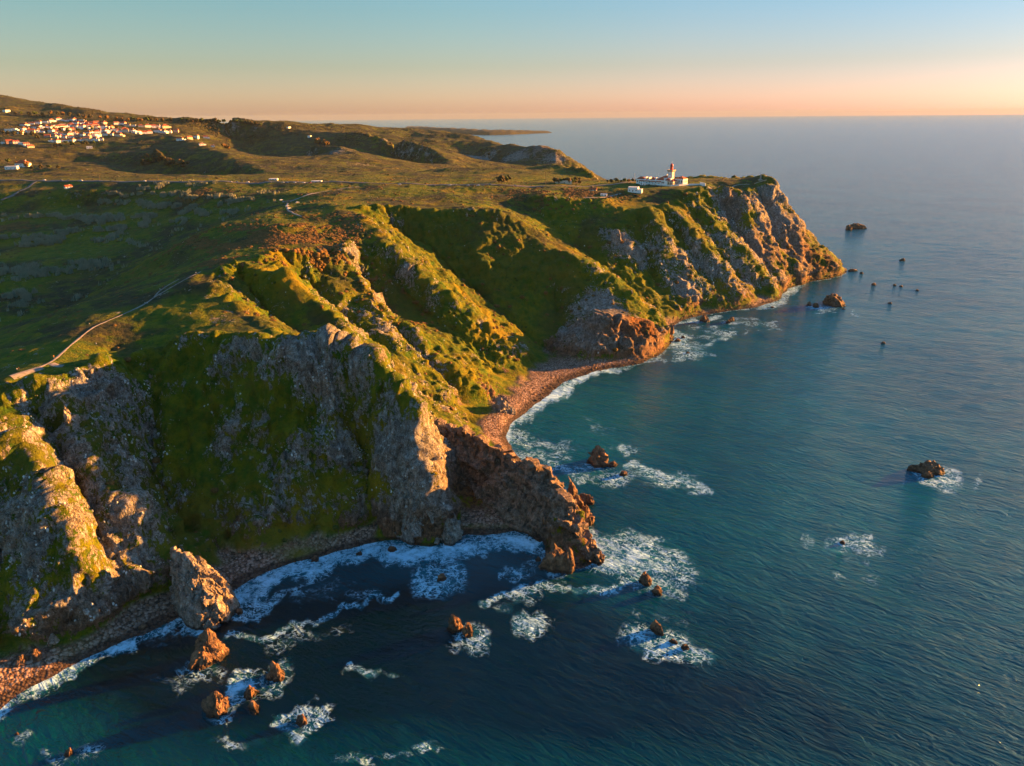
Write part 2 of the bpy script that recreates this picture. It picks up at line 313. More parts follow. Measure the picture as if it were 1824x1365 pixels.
# natural wobble of the waterline
wob = lambda x, y: (perlin(x / 14, y / 14, 0 * x) * 2.2 + perlin(x / 5, y / 5, 3 + 0 * x) * 1.1)
wamp = np.clip(RG / 500, .5, 3)
land = inpoly(GX + wob(GX, GY) * wamp, GY + wob(GX + 99, GY) * wamp, LANDPOLY)
cval = np.zeros((NT, NU)); cw = np.zeros((NT, NU))
COASTALL = COAST + COAST_HID
for ln in LINES + [[(x, y, 0.0) for x, y in COASTALL]]:
    for a, b in zip(ln[:-1], ln[1:]):
        n = int(max(abs(to_grid(a[0], a[1])[k] - to_grid(b[0], b[1])[k]) for k in (0, 1)) * 1.6) + 2
        t = np.linspace(0, 1, n)
        # polylines wander a little so that ridges are never ruler-straight
        X = a[0] + (b[0] - a[0]) * t; Y = a[1] + (b[1] - a[1]) * t; Z = a[2] + (b[2] - a[2]) * t
        ti, ui = to_grid(X, Y); ti = np.rint(ti).astype(int); ui = np.rint(ui).astype(int)
        ok = (ti >= 0) & (ti < NT) & (ui >= 0) & (ui < NU)
        np.add.at(cval, (ti[ok], ui[ok]), Z[ok]); np.add.at(cw, (ti[ok], ui[ok]), 1.0)
fix = cw > 0
cval[fix] /= cw[fix]
shd = segdist(GX[~land], GY[~land], COASTALL)
cval[~land] = -np.clip(shd * 0.35, 0.3, 9); fix |= ~land
# landward edge of the sheet
fix[:, -1] = True; cval[:, -1] = 20; 
def solve(val, fx, levels):
    if levels > 0 and min(val.shape) > 12:
        a, b = val.shape
        f4 = fx.reshape(a // 2, 2, b // 2, 2); v4 = (val * fx).reshape(a // 2, 2, b // 2, 2)
        c = f4.sum((1, 3)); cv = v4.sum((1, 3)) / np.maximum(c, 1)
        z = solve(cv, c > 0, levels - 1)
        z = np.repeat(np.repeat(z, 2, 0), 2, 1)
    else:
        z = np.full(val.shape, val[fx].mean())
    z = np.where(fx, val, z)
    for it in range(260 if levels <= 1 else 60):
        p = np.pad(z, 1, mode='edge')
        z = np.where(fx, val, 0.25 * (p[:-2, 1:-1] + p[2:, 1:-1] + p[1:-1, :-2] + p[1:-1, 2:]))
    return z
ZG = solve(cval, fix, 5)
def blur(a, n):
    for _ in range(n):
        p = np.pad(a, 1, mode='edge')
        a = 0.25 * p[1:-1, 1:-1] + 0.125 * (p[:-2, 1:-1] + p[2:, 1:-1] + p[1:-1, :-2] + p[1:-1, 2:]) + 0.0625 * (p[:-2, :-2] + p[2:, 2:] + p[:-2, 2:] + p[2:, :-2])
    return a
ZG = blur(ZG, 2)
def bil(G, ti, ui):
    ti = np.clip(ti, 0, NT - 1.001); ui = np.clip(ui, 0, NU - 1.001)
    i = ti.astype(int); j = ui.astype(int); a = ti - i; b = ui - j
    return (G[i, j] * (1 - a) + G[i + 1, j] * a) * (1 - b) + (G[i, j + 1] * (1 - a) + G[i + 1, j + 1] * a) * b
# slope of the bare membrane (rise over run), for masks
gt, gu = np.gradient(ZG, DG)
SLG = blur(np.hypot(gt, gu) / RG, 2)
PATH_W = {}
for k, pts in PATHS.items():
    PATH_W[k] = [at_y(*p) for p in pts]
pathd = np.full((NT, NU), 1e3)
for k, p3 in PATH_W.items():
    near = (RG < 1600)
    pathd[near] = np.minimum(pathd[near], segdist(GX[near], GY[near], [(a[0], a[1]) for a in p3]))
BEACH = np.zeros((NT, NU))
coastd = np.full((NT, NU), 1e3); nn = RG < 1400
coastd[nn] = segdist(GX[nn], GY[nn], COAST)
# ------------------------------------------------------------------ terrain mesh, finer where the cliffs stand
rows = np.concatenate([np.arange(math.log(190), math.log(700), .0016), np.arange(math.log(700), math.log(1180), .0022),
                       np.arange(math.log(1180), math.log(3300), .0042), np.arange(math.log(3300), math.log(8600), .02)])
cols = np.arange(R(-46), R(38), .00165)
CT, RU = np.meshgrid(cols, rows, indexing='ij'); shp = CT.shape
ti, ui = (CT - TH0) / DG, (RU - U0) / DG
RR = np.exp(RU); X0 = RR * np.sin(CT); Y0 = RR * np.cos(CT)
Z0 = bil(ZG, ti, ui); SL = bil(SLG, ti, ui); PD = bil(pathd, ti, ui); CD = bil(coastd, ti, ui)
keep = Z0 > -2.5
kf = keep.ravel()
def pack(a): return a.ravel()[kf]
x, y, z, sl_, pd, cd, rr = map(pack, (X0, Y0, Z0, SL, PD, CD, RR))
far = sstep(1200, 2200, rr)
calm = sstep(1.0, 9.0, pd)                      # little relief on the trodden ridge
steep = sstep(.35, 1.0, sl_)
stc = at_y(1195, 324, 1085); calm = calm * (.12 + .88 * sstep(35, 75, np.hypot(x - stc[0], y - stc[1])))
low = sstep(0.0, 9.0, z)
# height noise: rolling ground
hn = fbm(x, y, 0 * x, 70, 3) * (2.6 + 1.5 * steep) * calm + fbm(x, y, 0 * x, 9, 2, off=31) * 0.5 * calm
hn += far * (fbm(x, y, 0 * x, 420, 4, off=5) * 8 + ridged(x, y, 0 * x, 200, 4, off=50) * 5)
z1 = z + hn * low
# ribs and crags: mostly sideways, drawn out down the slope
warp = fbm(x, y, z, 45, 2, off=71) * 10
rib = ridged(x + warp, y - warp, z * .30, 30, 4, .55, off=13)
crag = ridged(x, y, z * .55, 8.5, 4, .6, off=41)
blk = fbm(x, y, z * .8, 3.2, 2, .6, off=91)
# surface normal of z1 on the grid
full = np.full(shp, np.nan).ravel(); full[kf] = z1; Zf = full.reshape(shp)
Zf = np.where(np.isnan(Zf), Z0, Zf)
dx_t = np.gradient(Zf, axis=0) / np.gradient(CT, axis=0) / RR
dz_u = np.gradient(Zf, axis=1) / np.gradient(RU, axis=1) / RR
ex = np.cos(CT) * dx_t + np.sin(CT) * dz_u; ey = -np.sin(CT) * dx_t + np.cos(CT) * dz_u
ex, ey = pack(ex), pack(ey); il = 1 / np.sqrt(1 + ex * ex + ey * ey)
nx, ny, nz = -ex * il, -ey * il, il
rockn = fbm(x, y, z * .6, 26, 3, .6, off=23)
# where bare rock shows: steep faces, ribs, low cliffs
ROCKY = []   # (px, py, Y, radius m, strength)
rock = sstep(.45, 1.7, sl_) * .50 + (rib - .3) * .16 * steep + (rockn - .05) * .45 * sstep(.3, .7, sl_) + .35 * (1 - sstep(8, 30, z)) * steep
rock = rock * calm
amp_rib = (3.4 * sstep(.2, .8, sl_)) * low * (1 + .6 * far) * sstep(1, 12, pd)
amp_crag = (0.45 + 1.2 * np.clip(rock, 0, 1)) * steep * low * (1 + far)
amp_blk = 0.4 * np.clip(rock, 0, 1) * low + .08
crag3 = ridged(x + warp * .6, y - warp * .6, z * .10, 11, 3, .5, off=123)
crag2 = ridged(x + warp * .4, y, z * .4, 15, 3, .5, off=88)
sel = (steep > .05) & (rr < 1350)
b1 = np.zeros(len(x)); b2 = np.zeros(len(x))
wx, wy = x + perlin(x / 6, y / 6, z / 6) * 2.2, y + perlin(x / 6 + 9, y / 6, z / 6) * 2.2
b1[sel] = blocks(wx[sel], wy[sel], z1[sel] * .28, 8.0, .6, 3); b2[sel] = blocks(wx[sel], wy[sel], z1[sel] * .35, 3.0, .6, 9)
rk_ = np.clip(rock * 1.3, .25, 1.1) * steep * low
disp = rib * amp_rib + crag * amp_crag * .6 + blk * amp_blk + (crag2 * 1.1 + crag3 * 1.7) * sstep(.2, .8, sl_) * low * calm + (b1 * 2.2 + b2 * 1.3) * rk_ * calm
px_, py_, pz_ = x + nx * disp, y + ny * disp, z1 + nz * disp
# beaches: stony bank between waterline and cliff foot
beach = (1 - sstep(4.5, 7.0, z + fbm(x, y, 0 * x, 12, 2) * 1.5)) * (1 - sstep(.38, .62, sl_)) * (rr < 1250)
vid = np.full(kf.shape, -1, np.int64); vid[kf] = np.arange(kf.sum()); vid = vid.reshape(shp)
q = np.stack([vid[:-1, :-1], vid[:-1, 1:], vid[1:, 1:], vid[1:, :-1]], -1).reshape(-1, 4)
q = q[(q >= 0).all(1)]
q = q[pz_[q].max(1) > -1.5]
used = np.zeros(kf.sum(), bool); used[q.ravel()] = True
rem = np.cumsum(used) - 1; q = rem[q]
def mesh_np(name, V, F, attrs=None, smooth=True):
    """vertices (n,3), faces (m,k) -> mesh"""
    me = bpy.data.meshes.new(name); F = np.ascontiguousarray(F, dtype=np.int32)
    me.vertices.add(len(V)); me.vertices.foreach_set('co', np.ascontiguousarray(V, np.float32).ravel())
    k = F.shape[1]; me.loops.add(F.size); me.loops.foreach_set('vertex_index', F.ravel())
    me.polygons.add(len(F)); me.polygons.foreach_set('loop_start', np.arange(0, F.size, k, dtype=np.int32))
    me.polygons.foreach_set('loop_total', np.full(len(F), k, np.int32))
    me.polygons.foreach_set('use_smooth', np.full(len(F), smooth, bool))
    me.update(calc_edges=True)
    for n, a in (attrs or {}).items():
        at = me.attributes.new(n, 'FLOAT', 'POINT'); at.data.foreach_set('value', np.ascontiguousarray(a, np.float32))
    return me
def link(name, me, mat=None, parent=None):
    o = bpy.data.objects.new(name, me); COL.objects.link(o)
    if mat is not None: me.materials.append(mat)
    if parent is not None: o.parent = parent
    return o
print('terrain quads', len(q))
# ------------------------------------------------------------------ materials
class NB:
    def __init__(s, name):
        s.m = bpy.data.materials.new(name); s.m.use_nodes = True; s.t = s.m.node_tree; s.t.nodes.clear()
        s.out = s.t.nodes.new('ShaderNodeOutputMaterial'); s.p = s.t.nodes.new('ShaderNodeBsdfPrincipled')
        s.t.links.new(s.p.outputs[0], s.out.inputs[0]); s._pos = None
    def n(s, ty, **kw):
        k = s.t.nodes.new(ty)
        for a, v in kw.items(): setattr(k, a, v)
        return k
    def put(s, sock, v):
        if v is None: return
        if isinstance(v, (int, float)): sock.default_value = v
        elif isinstance(v, (tuple, list)):
            sock.default_value = tuple(v) if len(v) == len(sock.default_value) else tuple(v) + (1.0,)
        else: s.t.links.new(v, sock)
    def attr(s, name): k = s.n('ShaderNodeAttribute'); k.attribute_name = name; return k.outputs['Fac']
    def pos(s):
        if s._pos is None: s._pos = s.n('ShaderNodeNewGeometry').outputs['Position']
        return s._pos
    def opos(s): return s.n('ShaderNodeTexCoord').outputs['Object']
    def scale(s, v, sx, sy, sz, rz=0.0, off=(0, 0, 0)):
        k = s.n('ShaderNodeMapping'); s.put(k.inputs[0], v); k.inputs['Scale'].default_value = (sx, sy, sz)
        k.inputs['Rotation'].default_value = (0, 0, rz); k.inputs['Location'].default_value = off; return k.outputs[0]
    def noise(s, v, sc_, det=4, rough=.55, dist=0.0):
        k = s.n('ShaderNodeTexNoise'); s.put(k.inputs['Vector'], v); k.inputs['Scale'].default_value = sc_
        k.inputs['Detail'].default_value = det; k.inputs['Roughness'].default_value = rough; k.inputs['Distortion'].default_value = dist
        return k.outputs['Fac']
    def vor(s, v, sc_, feat='F1', out='Distance', rnd=1.0):
        k = s.n('ShaderNodeTexVoronoi'); k.feature = feat; s.put(k.inputs['Vector'], v); k.inputs['Scale'].default_value = sc_
        k.inputs['Randomness'].default_value = rnd
        return k.outputs[out]
    def math(s, op, a, b=None, c=None, clamp=False):
        k = s.n('ShaderNodeMath', operation=op); k.use_clamp = clamp
        s.put(k.inputs[0], a); s.put(k.inputs[1], b); s.put(k.inputs[2], c); return k.outputs[0]
    def step(s, v, a, b, lo=0.0, hi=1.0):
        k = s.n('ShaderNodeMapRange', interpolation_type='SMOOTHSTEP'); s.put(k.inputs[0], v)
        k.inputs[1].default_value = a; k.inputs[2].default_value = b; k.inputs[3].default_value = lo; k.inputs[4].default_value = hi
        return k.outputs[0]
    def mix(s, f, a, b, mode='MIX'):
        k = s.n('ShaderNodeMix', data_type='RGBA', blend_type=mode); s.put(k.inputs[0], f); s.put(k.inputs[6], a); s.put(k.inputs[7], b); return k.outputs[2]
    def ncol(s, v, sc_, det=3):
        k = s.n('ShaderNodeTexNoise'); s.put(k.inputs['Vector'], v); k.inputs['Scale'].default_value = sc_; k.inputs['Detail'].default_value = det
        return k.outputs['Color']
    def vsub(s, a, b):
        k = s.n('ShaderNodeVectorMath', operation='SUBTRACT'); s.put(k.inputs[0], a); s.put(k.inputs[1], b); return k.outputs[0]
    def vadd(s, a, b):
        k = s.n('ShaderNodeVectorMath', operation='ADD'); s.put(k.inputs[0], a); s.put(k.inputs[1], b); return k.outputs[0]
    def vmul(s, a, f):
        k = s.n('ShaderNodeVectorMath', operation='SCALE'); s.put(k.inputs[0], a); s.put(k.inputs[3], f); return k.outputs[0]
    def bump(s, h, dist=1.0, strength=1.0, nrm=None):
        k = s.n('ShaderNodeBump'); k.inputs['Strength'].default_value = strength
        if isinstance(dist, (int, float)): k.inputs['Distance'].default_value = dist
        else: s.put(k.inputs['Distance'], dist)
        s.put(k.inputs['Height'], h)
        if nrm is not None: s.put(k.inputs['Normal'], nrm)
        return k.outputs[0]
    def done(s, col=None, rough=None, nrm=None, spec=None, metal=None):
        if col is not None: s.put(s.p.inputs['Base Color'], col)
        if rough is not None: s.put(s.p.inputs['Roughness'], rough)
        if nrm is not None: s.put(s.p.inputs['Normal'], nrm)
        if spec is not None: s.put(s.p.inputs['Specular IOR Level'], spec)
        if metal is not None: s.put(s.p.inputs['Metallic'], metal)
        return s.m

def rock_colour(b, P, warm=0.0, low=None):
    """grey quartzite with warm faces, lichen and dark joints; low: 0..1 where salt and iron stain it brown"""
    n1 = b.noise(P, .05, 5, .6, .4); n2 = b.noise(P, .35, 5, .65); n3 = b.noise(P, 1.4, 3, .7)
    c = b.mix(b.step(n1, .38, .62), (.29, .275, .24), (.36, .29, .21))
    c = b.mix(b.step(n2, .45, .68), c, (.45, .46, .43))
    c = b.mix(b.step(n3, .55, .66, 0, .6), c, (.66, .67, .63))
    c = b.mix(b.step(n2, .46, .30, 0, .75), c, (.13, .12, .085))
    brown = b.mix(b.step(n2, .35, .65), (.13, .055, .022), (.33, .145, .050))
    if low is not None: c = b.mix(low, c, brown)
    elif warm: c = b.mix(warm, c, brown)
    # joints and fissures, drawn out down the face
    PW = b.vadd(b.scale(P, 1, 1, .26), b.vmul(b.vsub(b.ncol(P, .22, 3), (.5, .5, .5)), 5.0))
    r1 = b.math('ABSOLUTE', b.math('SUBTRACT', b.noise(PW, .20, 5, .62), .5))
    r2 = b.math('ABSOLUTE', b.math('SUBTRACT', b.noise(PW, .62, 4, .62), .5))
    c = b.mix(b.step(r1, .035, .0, 0, .75), c, (.045, .038, .026))
    c = b.mix(b.step(r2, .04, .0, 0, .55), c, (.05, .04, .03))
    h = b.math('ADD', b.math('MULTIPLY', b.noise(PW, .30, 6, .68), 2.6), b.math('MULTIPLY', b.step(r1, 0, .10), 1.3))
    h = b.math('ADD', h, b.math('MULTIPLY', b.step(r2, 0, .10), .5))
    return c, h

def terrain_mat():
    b = NB('terrain'); P = b.pos()
    z = b.n('ShaderNodeSeparateXYZ'); b.put(z.inputs[0], P); Z = z.outputs['Z']
    low = b.math('MULTIPLY', b.step(b.math('ADD', Z, b.math('MULTIPLY', b.noise(P, .06, 3), -26)), 14, -6), .85)
    low = b.math('MAXIMUM', low, b.attr('brown'))
    rc, rh = rock_colour(b, P, low=low)
    # turf: bright new grass, olive, dead bracken
    g1 = b.noise(P, .018, 4, .55); g2 = b.noise(P, .14, 5, .65); g3 = b.noise(P, .9, 4, .7)
    gc = b.mix(b.step(g2, .35, .65), (.030, .078, .003), (.130, .128, .003))
    gc = b.mix(b.step(g1, .50, .68, 0, .7), gc, (.21, .140, .006))
    gc = b.mix(b.step(g3, .54, .74, 0, .4), gc, (.115, .095, .02))
    gc = b.mix(b.step(g3, .46, .34, 0, .7), gc, (.018, .032, .005))
    gc = b.mix(b.step(b.noise(P, .055, 6, .75), .58, .68, 0, .35), gc, (.10, .06, .018))
    dry = b.mix(b.step(g2, .4, .62), (.085, .052, .020), (.040, .045, .014))
    gc = b.mix(b.math('MULTIPLY', b.attr('dry'), b.step(g2, .30, .55)), gc, dry)
    # scrub and reed carpets seen from far
    sh = b.mix(b.step(b.vor(P, .20), .2, .6), (.016, .024, .009), (.045, .042, .016))
    gc = b.mix(b.math('MULTIPLY', b.attr('scrub'), b.step(b.noise(P, .045, 6, .72), .42, .53)), gc, sh)
    # rock mask with crumbly edge
    m = b.math('ADD', b.math('MULTIPLY', b.attr('rock'), .92), b.math('MULTIPLY', b.math('SUBTRACT', b.noise(b.scale(P, 1, 1, .6), .10, 4, .6), .5), 1.9))
    m = b.math('ADD', m, b.math('MULTIPLY', b.math('SUBTRACT', b.noise(b.scale(P, 1, 1, .5), .42, 5, .72), .5), 2.9))
    rm = b.step(m, .46, .56)
    c = b.mix(rm, gc, rc)
    # bare earth
    ec = b.mix(b.step(g2, .35, .65), (.16, .085, .045), (.24, .15, .09))
    c = b.mix(b.step(b.math('ADD', b.attr('earth'), b.math('MULTIPLY', b.math('SUBTRACT', g3, .5), .9)), .42, .60), c, ec)
    # shingle banks
    pc = b.n('ShaderNodeTexVoronoi'); b.put(pc.inputs['Vector'], P); pc.inputs['Scale'].default_value = .75
    peb = b.mix(b.step(pc.outputs['Distance'], .45, .75), b.mix(b.step(b.math('MULTIPLY', pc.outputs['Color'], 1.0), .2, .8), (.17, .105, .075), (.36, .25, .19)), (.06, .04, .03))
    bm = b.attr('beach'); c = b.mix(bm, c, peb)
    wet = b.step(b.math('ADD', Z, b.math('MULTIPLY', b.noise(P, .12, 2), -1.5)), 1.6, .3)
    c = b.mix(b.math('MULTIPLY', wet, .72), c, (.018, .012, .010))
    # relief
    gh = b.math('ADD', b.math('MULTIPLY', g3, .9), b.math('MULTIPLY', b.noise(P, .25, 4, .7), 2.2))
    h = b.n('ShaderNodeMix'); b.put(h.inputs[0], rm); b.put(h.inputs[2], gh); b.put(h.inputs[3], rh)
    ph = b.math('MULTIPLY', pc.outputs['Distance'], -.5)
    h2 = b.n('ShaderNodeMix'); b.put(h2.inputs[0], bm); b.put(h2.inputs[2], h.outputs[0]); b.put(h2.inputs[3], ph)
    return b.done(c, .95, b.bump(h2.outputs[0], 1.0, 1.0), .12)

def rock_mat(name='sea_rock', warm=.75):
    b = NB(name); P = b.pos()
    z = b.n('ShaderNodeSeparateXYZ'); b.put(z.inputs[0], P); Z = z.outputs['Z']
    c, h = rock_colour(b, P, warm=warm)
    c = b.mix(b.step(b.math('ADD', Z, b.math('MULTIPLY', b.noise(P, .3, 2), -1.6)), 1.3, .1, 0, .8), c, (.022, .014, .010))
    return b.done(c, .8, b.bump(h, 1.0, .8), .25)

def sea_mat():
    b = NB('sea'); P = b.pos()
    k = b.n('ShaderNodeVectorMath', operation='LENGTH'); b.put(k.inputs[0], P); dist = k.outputs['Value']
    PR = b.scale(P, 1, 1, 1, R(36)); PR2 = b.scale(P, 1, 1, 1, R(24))
    w1 = b.noise(b.scale(PR2, .016, .050, 0), 1.0, 2, .5, .3)
    w2 = b.noise(b.scale(PR, .10, .30, 0, 0, (13, 5, 0)), 1.0, 3, .6, .8)
    w3 = b.noise(b.scale(PR, .30, .85, 0, 0, (3, 25, 0)), 1.0, 3, .65, .5)
    h = b.math('ADD', b.math('MULTIPLY', w1, 2.2), b.math('MULTIPLY', w2, 1.6))
    h = b.math('ADD', h, b.math('MULTIPLY', w3, b.step(dist, 300, 1500, .6, .35)))
    amp = b.step(dist, 400, 1800, .9, 1.1)
    # lacy foam: thin wandering filaments, closing up to froth where the water breaks
    PW = b.vadd(P, b.vmul(b.vsub(b.ncol(P, .07, 3), (.5, .5, .5)), 26.0))
    PW2 = b.vadd(P, b.vmul(b.vsub(b.ncol(P, .22, 3), (.5, .5, .5)), 9.0))
    r1 = b.math('ABSOLUTE', b.math('SUBTRACT', b.noise(PW, .085, 3, .6), .5)); r2 = b.math('ABSOLUTE', b.math('SUBTRACT', b.noise(PW2, .24, 3, .6), .5))
    froth = b.noise(PW2, .30, 6, .75)
    F = b.attr('foam')
    lace = b.math('MAXIMUM', b.step(r1, .035, .0), b.math('MULTIPLY', b.step(r2, .045, .0), .85))
    core = b.step(b.math('ADD', F, b.math('ADD', b.math('MULTIPLY', b.math('SUBTRACT', froth, .5), 1.7), b.math('MULTIPLY', b.math('SUBTRACT', b.noise(PW, .05, 3, .6), .5), 1.8))), .86, 1.42)
    edge = b.math('MULTIPLY', lace, b.step(b.math('ADD', F, b.math('MULTIPLY', b.math('SUBTRACT', b.noise(PW, .05, 3, .6), .5), 2.2)), .15, .75))
    f = b.math('MULTIPLY', b.math('MAXIMUM', core, b.math('MULTIPLY', edge, .9)), b.step(F, .03, .16))
    deep = b.mix(b.step(b.noise(P, .006, 3, .5), .35, .65), (.0, .045, .066), (.0, .066, .090))
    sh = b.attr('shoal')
    deep = b.mix(b.attr('gloom'), deep, (.0, .003, .005))  # gloom: shade and steep-view darkening put into the body colour
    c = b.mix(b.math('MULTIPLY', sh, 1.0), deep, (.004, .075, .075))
    c = b.mix(b.math('MULTIPLY', b.step(b.math('ADD', F, b.math('MULTIPLY', b.math('SUBTRACT', froth, .5), .9)), .15, 1.0), .6), c, (.015, .15, .21))
    c = b.mix(f, c, (.40, .66, .82))
    b.p.inputs['IOR'].default_value = 1.333; b.p.inputs['Specular Tint'].default_value = (.04, .75, 1.0, 1)
    r = b.math('ADD', b.step(dist, 300, 1500, .13, .17), b.math('MULTIPLY', f, .6))
    return b.done(c, r, b.bump(h, amp, 1.0), .8)
# ------------------------------------------------------------------ terrain object
x2, y2, z2 = px_[used], py_[used], pz_[used]
dryness = sstep(-.1, .5, fbm(x2, y2, 0 * x2, 120, 3, off=61)) * .35
dryness = np.maximum(dryness, sstep(1250, 1800, np.hypot(x2, y2)) * (.55 + .6 * np.clip(fbm(x2, y2, 0 * x2, 260, 3, off=15), -.6, .6)))
inland = sstep(40, 160, cd[used]) * (1 - steep[used])
scrub = inland * sstep(-.25, .25, fbm(x2, y2, 0 * x2, 90, 3, off=77))
scrub = np.maximum(scrub, sstep(1200, 1600, np.hypot(x2, y2)) * 1.0)
def march(px, py):
    v = ray(px, py); ys = np.exp(np.linspace(math.log(185), math.log(6000), 900))
    h = bil(ZG, *to_grid(v[0] * ys, ys)); below = np.nonzero(CAMH + v[2] * ys <= np.maximum(h, 0))[0]
    Y = ys[below[0]] if len(below) else 6000.0
    return at_y(px, py, Y)
def blobs(pts, default=0.0):
    a = np.zeros(len(x2))
    for (bx, by, bpx, bv) in pts:
        cx, cy, cz = march(bx, by); br = bpx * cy / FPX * 1.15
        d = np.sqrt((x2 - cx) ** 2 + (y2 - cy) ** 2 + (z2 - cz) ** 2) / br
        a += bv * np.exp(-d * d * 1.4)
    return a
rk = rock[used] + blobs(ROCK_SPOTS)
brown = np.clip(blobs(BROWN_SPOTS), 0, 1)
earth = np.clip(blobs(EARTH_SPOTS), 0, 1)
terr_me = mesh_np('terrain', np.stack([x2, y2, z2], -1), q,
                  dict(rock=np.clip(rk, -1, 1.6), beach=np.clip(beach[used], 0, 1), dry=dryness, scrub=scrub, brown=brown, earth=earth))
terrain = link('terrain', terr_me, terrain_mat()); tag(terrain, kind='structure')
bpy.context.view_layer.update()
def hit_px(px, py):
    """ground point seen at a survey pixel"""
    v = Vector(ray(px, py)); ok, loc, nor, idx = terrain.ray_cast(Vector((0, 0, CAMH)), v.normalized())
    return loc if ok else None
def ground(x, y, default=0.0):
    ok, loc, nor, idx = terrain.ray_cast(Vector((x, y, 900)), Vector((0, 0, -1)))
    return loc.z if ok else default
# ------------------------------------------------------------------ sea
srow = np.concatenate([np.arange(math.log(120), math.log(1500), .0034), np.arange(math.log(1500), math.log(9000), .012), np.linspace(math.log(9000), math.log(53000), 30)])
scol = np.arange(R(-50), R(50), .0036)
SC, SU = np.meshgrid(scol, srow, indexing='ij'); SR = np.exp(SU); sx, sy = SR * np.sin(SC), SR * np.cos(SC)
sxx, syy = sx.ravel(), sy.ravel(); nearm = np.hypot(sxx, syy) < 1700
foam = np.zeros(sxx.shape); X, Y = sxx[nearm], syy[nearm]
cdm = segdist(X, Y, COAST); wv_ = perlin(X / 22, Y / 22, 0 * X)
fo = np.zeros(X.shape)
Xr, Yr = X, Y; sc_ = np.clip(np.hypot(X, Y) / 500, .5, 2.2)
X = Xr + (fbm(Xr / sc_, Yr / sc_ * 1.8, 0 * Xr, 26, 4, .6, off=3) * 14) * sc_; Y = Yr + (fbm(Xr / sc_, Yr / sc_, 0 * Xr, 26, 4, .6, off=44) * 11) * sc_
for pts, wd, st in FOAM_LINES:
    P2 = [at_z(a, b2)[:2] for a, b2 in pts]
    d = segdist(X, Y, P2) if len(P2) > 1 else np.hypot(X - P2[0][0], Y - P2[0][1])
    fo = np.maximum(fo, st * (1 - sstep(.25, 1.0, d / (wd * (1 + .35 * wv_)))))
for (bx, by, wpx, hpx, st, hollow) in FOAM_BLOBS:
    cx, cy, _ = at_z(bx, by); ax = abs(at_z(bx + wpx, by)[0] - cx); ay = abs(at_z(bx, by - hpx)[1] - at_z(bx, by + hpx)[1]) / 2
    d = np.hypot((X - cx) / ax, (Y - cy) / ay) + .22 * wv_
    v = min(1.2, st * 1.2) * np.clip(1.25 - d, 0, 1) ** .8
    if hollow: v *= (1 - hollow * (1 - sstep(.25, .7, d)))
    fo = np.maximum(fo, v)
X, Y = Xr, Yr
fo = np.maximum(fo, .55 * (1 - sstep(1, 7, cdm * (1 + .5 * wv_))))
foam[nearm] = fo
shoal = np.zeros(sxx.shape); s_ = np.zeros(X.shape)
for (bx, by, wpx, hpx, st) in SHOALS_GLOOM:
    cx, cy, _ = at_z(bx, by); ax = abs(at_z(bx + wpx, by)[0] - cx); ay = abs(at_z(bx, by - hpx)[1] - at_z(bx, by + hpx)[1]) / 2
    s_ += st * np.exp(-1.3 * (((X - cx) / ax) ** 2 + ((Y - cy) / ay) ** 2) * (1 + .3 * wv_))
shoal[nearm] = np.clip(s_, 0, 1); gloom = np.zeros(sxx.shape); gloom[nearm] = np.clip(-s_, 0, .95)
n0, n1 = SC.shape; sid = np.arange(n0 * n1).reshape(n0, n1)
sq = np.stack([sid[:-1, :-1], sid[:-1, 1:], sid[1:, 1:], sid[1:, :-1]], -1).reshape(-1, 4)
sr_ = np.hypot(sxx, syy); deepen = 1 - sstep(1500, 3000, sr_)
swell = (perlin(sxx / 38 + syy / 90, syy / 26 - sxx / 70, 0 * sxx) * .55 + perlin(sxx / 14, syy / 9, 4 + 0 * sxx) * .22) * deepen
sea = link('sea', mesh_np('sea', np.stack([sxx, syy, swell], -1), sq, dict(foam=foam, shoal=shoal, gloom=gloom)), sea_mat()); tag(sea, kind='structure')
# ------------------------------------------------------------------ free-standing rocks
_ico = {}
def ico(level):
    if level not in _ico:
        bm = bmesh.new(); bmesh.ops.create_icosphere(bm, subdivisions=level, radius=1.0)
        V = np.array([v.co[:] for v in bm.verts]); F = np.array([[v.index for v in f.verts] for f in bm.faces]); bm.free()
        _ico[level] = (V, F)
    return _ico[level]
ROCKM = rock_mat('sea_rock', .85); ROCKG = rock_mat('grey_rock', .15)
def rock_shape(seed, w, d, h, level, q=.9, off=(0, 0), sink=2.0, cut=9):
    V, F = ico(level); rs = np.random.RandomState(seed)
    n = V.copy(); rad = np.hypot(n[:, 0], n[:, 1]); up = n[:, 2] > 0
    Z = np.where(up, h * (1 - np.clip(rad, 0, 1)) ** q * .55 + h * np.clip(n[:, 2], 0, 1) * .45, n[:, 2] * sink)
    k = np.clip(Z / h, 0, 1)
    P = np.stack([n[:, 0] * w / 2 + off[0] * k * w, n[:, 1] * d / 2 + off[1] * k * d, Z], -1)
    c = np.array([0, 0, h * .35]); m = min(w, d, h * 1.3)
    for i in range(cut):            # broken faces
        a = rs.uniform(0, 6.283); e = rs.uniform(-.1, .75); pn = np.array([math.cos(a) * math.cos(e), math.sin(a) * math.cos(e), math.sin(e)])
        s = (P - c) @ pn; lim = np.quantile(s, rs.uniform(.80, .93)); o = np.clip(s - lim, 0, None)
        P -= (o * .85)[:, None] * pn
    dirv = P - c; dirv /= np.linalg.norm(dirv, axis=1)[:, None] + 1e-6
    X, Y, ZZ = P[:, 0] + seed * 13.7, P[:, 1] + seed * 3.1, P[:, 2]
    dsp = ridged(X, Y, ZZ * .6, m * .5, 4, .55) * m * .06 + blocks(X, Y, ZZ * .5, m * .30, .7, seed) * m * .13 + blocks(X, Y, ZZ * .6, m * .12, .7, seed + 5) * m * .05
    P += dirv * dsp[:, None]
    return P, F
